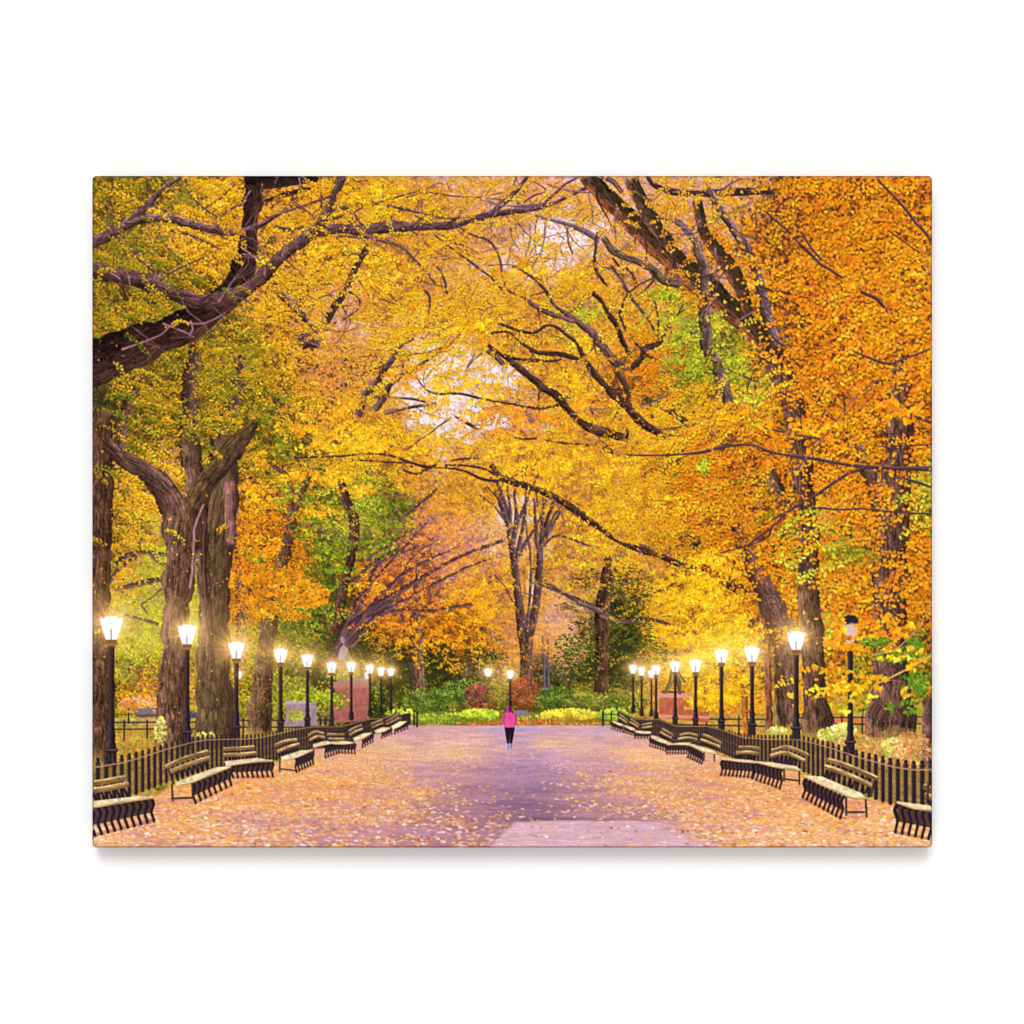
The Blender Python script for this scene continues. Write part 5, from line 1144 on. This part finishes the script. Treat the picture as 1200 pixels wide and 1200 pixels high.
# filament stems inside the lit globes
for k, (x, y, w, bx, by, h) in enumerate(GLOW):
    if w > 10:
        stroke([(bx, by, max(w * .05, .8)), (bx - .2, by - h * .42, max(w * .05, .6))], C(150, 96, 70), None, tex=0, alpha=.75)

# ---------------------------------------------------------------- photographic finish
soft = blur(img, .55)
img = soft + .55 * (soft - blur(soft, 1.6))                 # lens softness then print sharpening
img += (rng.normal(0, .012, (H, W, 1)) + rng.normal(0, .006, (H, W, 3))).astype(np.float32)
img = np.clip(img, 0, 1)

# ==== BLENDER =========================================================
PXM = 0.0005                       # half a millimetre of canvas per photo pixel
DEPTH = 0.015                      # stretcher bar depth
BEV = 2.0                          # rounded front edge, photo pixels


def lin(c):
    return np.where(c <= .04045, c / 12.92, ((c + .055) / 1.055) ** 2.4)


GAIN = 0.80                        # albedo of the whitest ink


def wx_(x): return (np.asarray(x) - 600.0) * PXM       # photo pixel -> metres on the wall
def wz_(y): return (600.0 - np.asarray(y)) * PXM


def make_scene():
    sc = bpy.context.scene
    col = sc.collection

    def ink_material(name, weave=.0, rough=.75):
        m = bpy.data.materials.new(name); m.use_nodes = True
        nt = m.node_tree; n = nt.nodes; n.clear()
        out = n.new('ShaderNodeOutputMaterial'); bs = n.new('ShaderNodeBsdfPrincipled')
        at_ = n.new('ShaderNodeAttribute'); at_.attribute_name = 'ink'
        tc = n.new('ShaderNodeTexCoord')
        nz = n.new('ShaderNodeTexNoise'); nz.inputs['Scale'].default_value = 2600; nz.inputs['Detail'].default_value = 2
        mr = n.new('ShaderNodeMapRange'); mr.inputs['To Min'].default_value = .985; mr.inputs['To Max'].default_value = 1.015
        mx = n.new('ShaderNodeMix'); mx.data_type = 'RGBA'; mx.blend_type = 'MULTIPLY'; mx.inputs['Factor'].default_value = 1
        nt.links.new(tc.outputs['Object'], nz.inputs['Vector'])
        nt.links.new(nz.outputs['Fac'], mr.inputs['Value'])
        nt.links.new(at_.outputs['Color'], mx.inputs['A']); nt.links.new(mr.outputs['Result'], mx.inputs['B'])
        nt.links.new(mx.outputs['Result'], bs.inputs['Base Color'])
        # canvas weave: two crossed waves as a very shallow bump
        wa = n.new('ShaderNodeTexWave'); wa.bands_direction = 'X'; wa.inputs['Scale'].default_value = 320
        wb = n.new('ShaderNodeTexWave'); wb.bands_direction = 'Z'; wb.inputs['Scale'].default_value = 320
        ad = n.new('ShaderNodeMath'); ad.operation = 'ADD'
        bp = n.new('ShaderNodeBump'); bp.inputs['Strength'].default_value = weave; bp.inputs['Distance'].default_value = .0001
        nt.links.new(tc.outputs['Object'], wa.inputs['Vector']); nt.links.new(tc.outputs['Object'], wb.inputs['Vector'])
        nt.links.new(wa.outputs['Fac'], ad.inputs[0]); nt.links.new(wb.outputs['Fac'], ad.inputs[1])
        nt.links.new(ad.outputs[0], bp.inputs['Height']); nt.links.new(bp.outputs['Normal'], bs.inputs['Normal'])
        bs.inputs['Roughness'].default_value = rough
        bs.inputs['Specular IOR Level'].default_value = 0.0
        nt.links.new(bs.outputs[0], out.inputs[0])
        return m

    ink = ink_material('printed_canvas', .06)

    # ---- the wall
    wm_ = bpy.data.materials.new('white_wall'); wm_.use_nodes = True
    nt = wm_.node_tree; bs = nt.nodes['Principled BSDF']
    nz = nt.nodes.new('ShaderNodeTexNoise'); nz.inputs['Scale'].default_value = 60
    rp_ = nt.nodes.new('ShaderNodeMapRange'); rp_.inputs['To Min'].default_value = .90; rp_.inputs['To Max'].default_value = .92
    cb = nt.nodes.new('ShaderNodeCombineColor')
    nt.links.new(nz.outputs['Fac'], rp_.inputs['Value'])
    for k in range(3): nt.links.new(rp_.outputs['Result'], cb.inputs[k])
    nt.links.new(cb.outputs[0], bs.inputs['Base Color'])
    bs.inputs['Roughness'].default_value = .9; bs.inputs['Specular IOR Level'].default_value = 0
    me = bpy.data.meshes.new('wall')
    R = 2.2
    me.from_pydata([(-R, 0, -R), (R, 0, -R), (R, 0, R), (-R, 0, R)], [], [(0, 1, 2, 3)])
    me.materials.append(wm_)
    wall = bpy.data.objects.new('wall', me); col.objects.link(wall)
    wall['kind'] = 'structure'; wall['label'] = 'plain bright white wall behind the canvas print'

    # ---- the print
    root = bpy.data.objects.new('canvas_print', None); col.objects.link(root)
    root.empty_display_size = .05
    root['label'] = 'gallery wrapped canvas print of a golden autumn park promenade with lit lamps'
    root['category'] = 'canvas print'

    FY = -(DEPTH + .001)           # front face plane; the canvas hangs 1 mm off the wall
    pic = np.clip(img, 0, 1)
    L = (lin(pic) * GAIN).astype(np.float32)

    def add(name, verts, faces, cols, mat, parent):
        me = bpy.data.meshes.new(name)
        nv, nf = len(verts), len(faces)
        me.vertices.add(nv); me.vertices.foreach_set('co', np.ascontiguousarray(verts, np.float32).ravel())
        me.loops.add(nf * 4); me.loops.foreach_set('vertex_index', np.ascontiguousarray(faces, np.int32).ravel())
        me.polygons.add(nf); me.polygons.foreach_set('loop_start', np.arange(0, nf * 4, 4, dtype=np.int32))
        me.polygons.foreach_set('loop_total', np.full(nf, 4, np.int32))
        a = me.attributes.new('ink', 'FLOAT_COLOR', 'POINT')
        c4 = np.ones((nv, 4), np.float32); c4[:, :3] = cols
        a.data.foreach_set('color', c4.ravel())
        me.update(calc_edges=True)
        me.materials.append(mat)
        o = bpy.data.objects.new(name, me); col.objects.link(o); o.parent = parent
        return o

    # front face grid: dots are vertices; its rim is inset by the rounded edge
    gxs = np.linspace(X0 + BEV, X0 + CW - BEV, W); gys = np.linspace(Y0 + BEV, Y0 + CH - BEV, H)
    # ---- stretched canvas body: rounded front edge, printed wrap-around sides, back
    per = []
    n_h, n_v = 260, 210
    for i in range(n_h): per.append((i / n_h, 0.0))
    for i in range(n_v): per.append((1.0, i / n_v))
    for i in range(n_h): per.append((1 - i / n_h, 1.0))
    for i in range(n_v): per.append((0.0, 1 - i / n_v))
    per = np.array(per); N = len(per)
    ix = np.clip((per[:, 0] * (W - 1)).round().astype(int), 0, W - 1); iy = np.clip((per[:, 1] * (H - 1)).round().astype(int), 0, H - 1)
    ec = L[iy, ix] * .55           # edge shade painted in: wrap colours darkened to outline the face
    fx = X0 + BEV + per[:, 0] * (CW - 2 * BEV); fy = Y0 + BEV + per[:, 1] * (CH - 2 * BEV)
    r = 4.5
    bx0, by0, bx1, by1 = X0, Y0, X0 + CW, Y0 + CH
    ox = bx0 + per[:, 0] * CW; oy = by0 + per[:, 1] * CH
    cx = np.clip(ox, bx0 + r, bx1 - r); cy = np.clip(oy, by0 + r, by1 - r)
    dx, dy = ox - cx, oy - cy
    d = np.hypot(dx, dy); corner = (np.abs(dx) > 0) & (np.abs(dy) > 0)
    k = np.where(corner, r / np.maximum(d, 1e-6), 1.0)
    ox, oy = cx + dx * k, cy + dy * k
    rings = []; cols = []
    depth_px = DEPTH / PXM
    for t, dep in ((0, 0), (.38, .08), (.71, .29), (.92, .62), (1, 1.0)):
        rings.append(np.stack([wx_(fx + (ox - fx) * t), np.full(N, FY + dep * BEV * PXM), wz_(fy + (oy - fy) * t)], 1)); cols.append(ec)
    for q in np.linspace(.12, 1, 9):
        rings.append(np.stack([wx_(ox), np.full(N, FY + BEV * PXM + q * (DEPTH - BEV * PXM)), wz_(oy)], 1))
        # mirrored wrap: the side repeats the picture just inside the edge
        m = q * depth_px * S
        jx = np.clip(np.where((per[:, 0] == 0) , m, np.where(per[:, 0] == 1, W - 1 - m, ix)), 0, W - 1).astype(int)
        jy = np.clip(np.where((per[:, 1] == 0), m, np.where(per[:, 1] == 1, H - 1 - m, iy)), 0, H - 1).astype(int)
        cols.append(L[jy, jx] * .55)  # sides carry the same painted-in edge shade
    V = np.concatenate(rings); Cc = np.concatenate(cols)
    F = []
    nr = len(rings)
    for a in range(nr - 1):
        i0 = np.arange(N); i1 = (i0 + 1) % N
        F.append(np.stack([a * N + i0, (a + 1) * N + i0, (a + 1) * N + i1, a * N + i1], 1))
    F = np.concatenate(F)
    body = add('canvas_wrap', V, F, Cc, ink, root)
    for p in body.data.polygons: p.use_smooth = True
    # bare wooden stretcher frame behind
    wd = bpy.data.materials.new('stretcher_wood'); wd.use_nodes = True
    wn = wd.node_tree; nz = wn.nodes.new('ShaderNodeTexNoise'); nz.inputs['Scale'].default_value = 40
    cr = wn.nodes.new('ShaderNodeValToRGB'); cr.color_ramp.elements[0].color = (.45, .3, .17, 1); cr.color_ramp.elements[1].color = (.6, .43, .26, 1)
    wn.links.new(nz.outputs['Fac'], cr.inputs['Fac']); wn.links.new(cr.outputs['Color'], wn.nodes['Principled BSDF'].inputs['Base Color'])
    xa, xb, za, zb = wx_(X0 + 6), wx_(X0 + CW - 6), wz_(Y0 + CH - 6), wz_(Y0 + 6); t = .038
    vs, fs = [], []
    for (x0, x1, z0, z1) in ((xa, xb, zb - t, zb), (xa, xb, za, za + t), (xa, xa + t, za + t, zb - t), (xb - t, xb, za + t, zb - t)):
        o = len(vs); y0, y1 = FY + .002, FY + DEPTH - .0008
        vs += [(x0, y0, z0), (x1, y0, z0), (x1, y0, z1), (x0, y0, z1), (x0, y1, z0), (x1, y1, z0), (x1, y1, z1), (x0, y1, z1)]
        fs += [tuple(o + i for i in f) for f in ((0, 1, 2, 3), (7, 6, 5, 4), (0, 4, 5, 1), (1, 5, 6, 2), (2, 6, 7, 3), (3, 7, 4, 0))]
    sm = bpy.data.meshes.new('stretcher_frame'); sm.from_pydata(vs, [], fs); sm.materials.append(wd)
    so = bpy.data.objects.new('stretcher_frame', sm); col.objects.link(so); so.parent = root

    # ---- the printed face, cut along the outlines of what it shows
    q_id = ids[:-1, :-1]
    vid = np.arange(H * W).reshape(H, W)
    quads = np.stack([vid[:-1, :-1], vid[1:, :-1], vid[1:, 1:], vid[:-1, 1:]], -1).reshape(-1, 4)
    flat = q_id.ravel()
    order = np.argsort(flat, kind='stable'); srt = flat[order]
    GX, GZ = np.meshgrid(wx_(gxs), wz_(gys))
    P3 = np.stack([GX, np.full(GX.shape, FY), GZ], -1).reshape(-1, 3).astype(np.float32)
    Lf = L.reshape(-1, 3)
    objs = {}
    for i, (name, parent, label, group, kind) in enumerate(REG):
        a, b = np.searchsorted(srt, i), np.searchsorted(srt, i, 'right')
        if b <= a:
            # nothing of it is left uncovered: keep an empty holder only if it has visible children
            kids = [j for j, r_ in enumerate(REG) if r_[1] == i and (srt == j).any()]
            if not kids: continue
            o = bpy.data.objects.new(name, None); col.objects.link(o); o.parent = root if parent is None else objs.get(parent, root)
        else:
            qd = quads[order[a:b]]
            u, inv = np.unique(qd, return_inverse=True)
            o = add(name, P3[u], inv.reshape(-1, 4), Lf[u], ink, root if parent is None else objs.get(parent, root))
        objs[i] = o
        if label: o['label'] = label
        if group: o['group'] = group
        if kind: o['kind'] = kind

    # ---- light: a broad studio softbox in front and above, plus even white room light
    w = bpy.data.worlds.new('World'); sc.world = w; w.use_nodes = True
    w.node_tree.nodes['Background'].inputs[0].default_value = (1, 1, 1, 1)
    w.node_tree.nodes['Background'].inputs[1].default_value = AMB

    def softbox(name, loc, target, sx_, sz_, power):
        l = bpy.data.lights.new(name, 'AREA'); l.shape = 'RECTANGLE'; l.size = sx_; l.size_y = sz_; l.energy = power
        o = bpy.data.objects.new(name, l); col.objects.link(o); o.location = loc
        from mathutils import Vector
        o.rotation_euler = (Vector(target) - Vector(loc)).to_track_quat('-Z', 'Y').to_euler()
        return o
    softbox('softbox_light', (-.5, -6.0, 4.2), (0, 0, 0), 3.2, 3.6, KEY)

    # ---- camera
    cd = bpy.data.cameras.new('camera'); cd.lens = 100; cd.sensor_width = 36; cd.sensor_fit = 'HORIZONTAL'
    dist = .6 / (36 / 100)
    co = bpy.data.objects.new('camera', cd); col.objects.link(co)
    co.location = (0, FY - dist, 0); co.rotation_euler = (math.radians(90), 0, 0)
    cd.clip_start = .05; cd.clip_end = 100
    sc.camera = co
    sc.render.resolution_x = sc.render.resolution_y = 1024
    vs_ = sc.view_settings
    vs_.view_transform = 'Standard'; vs_.look = 'None'; vs_.exposure = 0; vs_.gamma = 1; vs_.use_curve_mapping = False


AMB = 0.86
KEY = 305.0
if bpy is not None:
    make_scene()
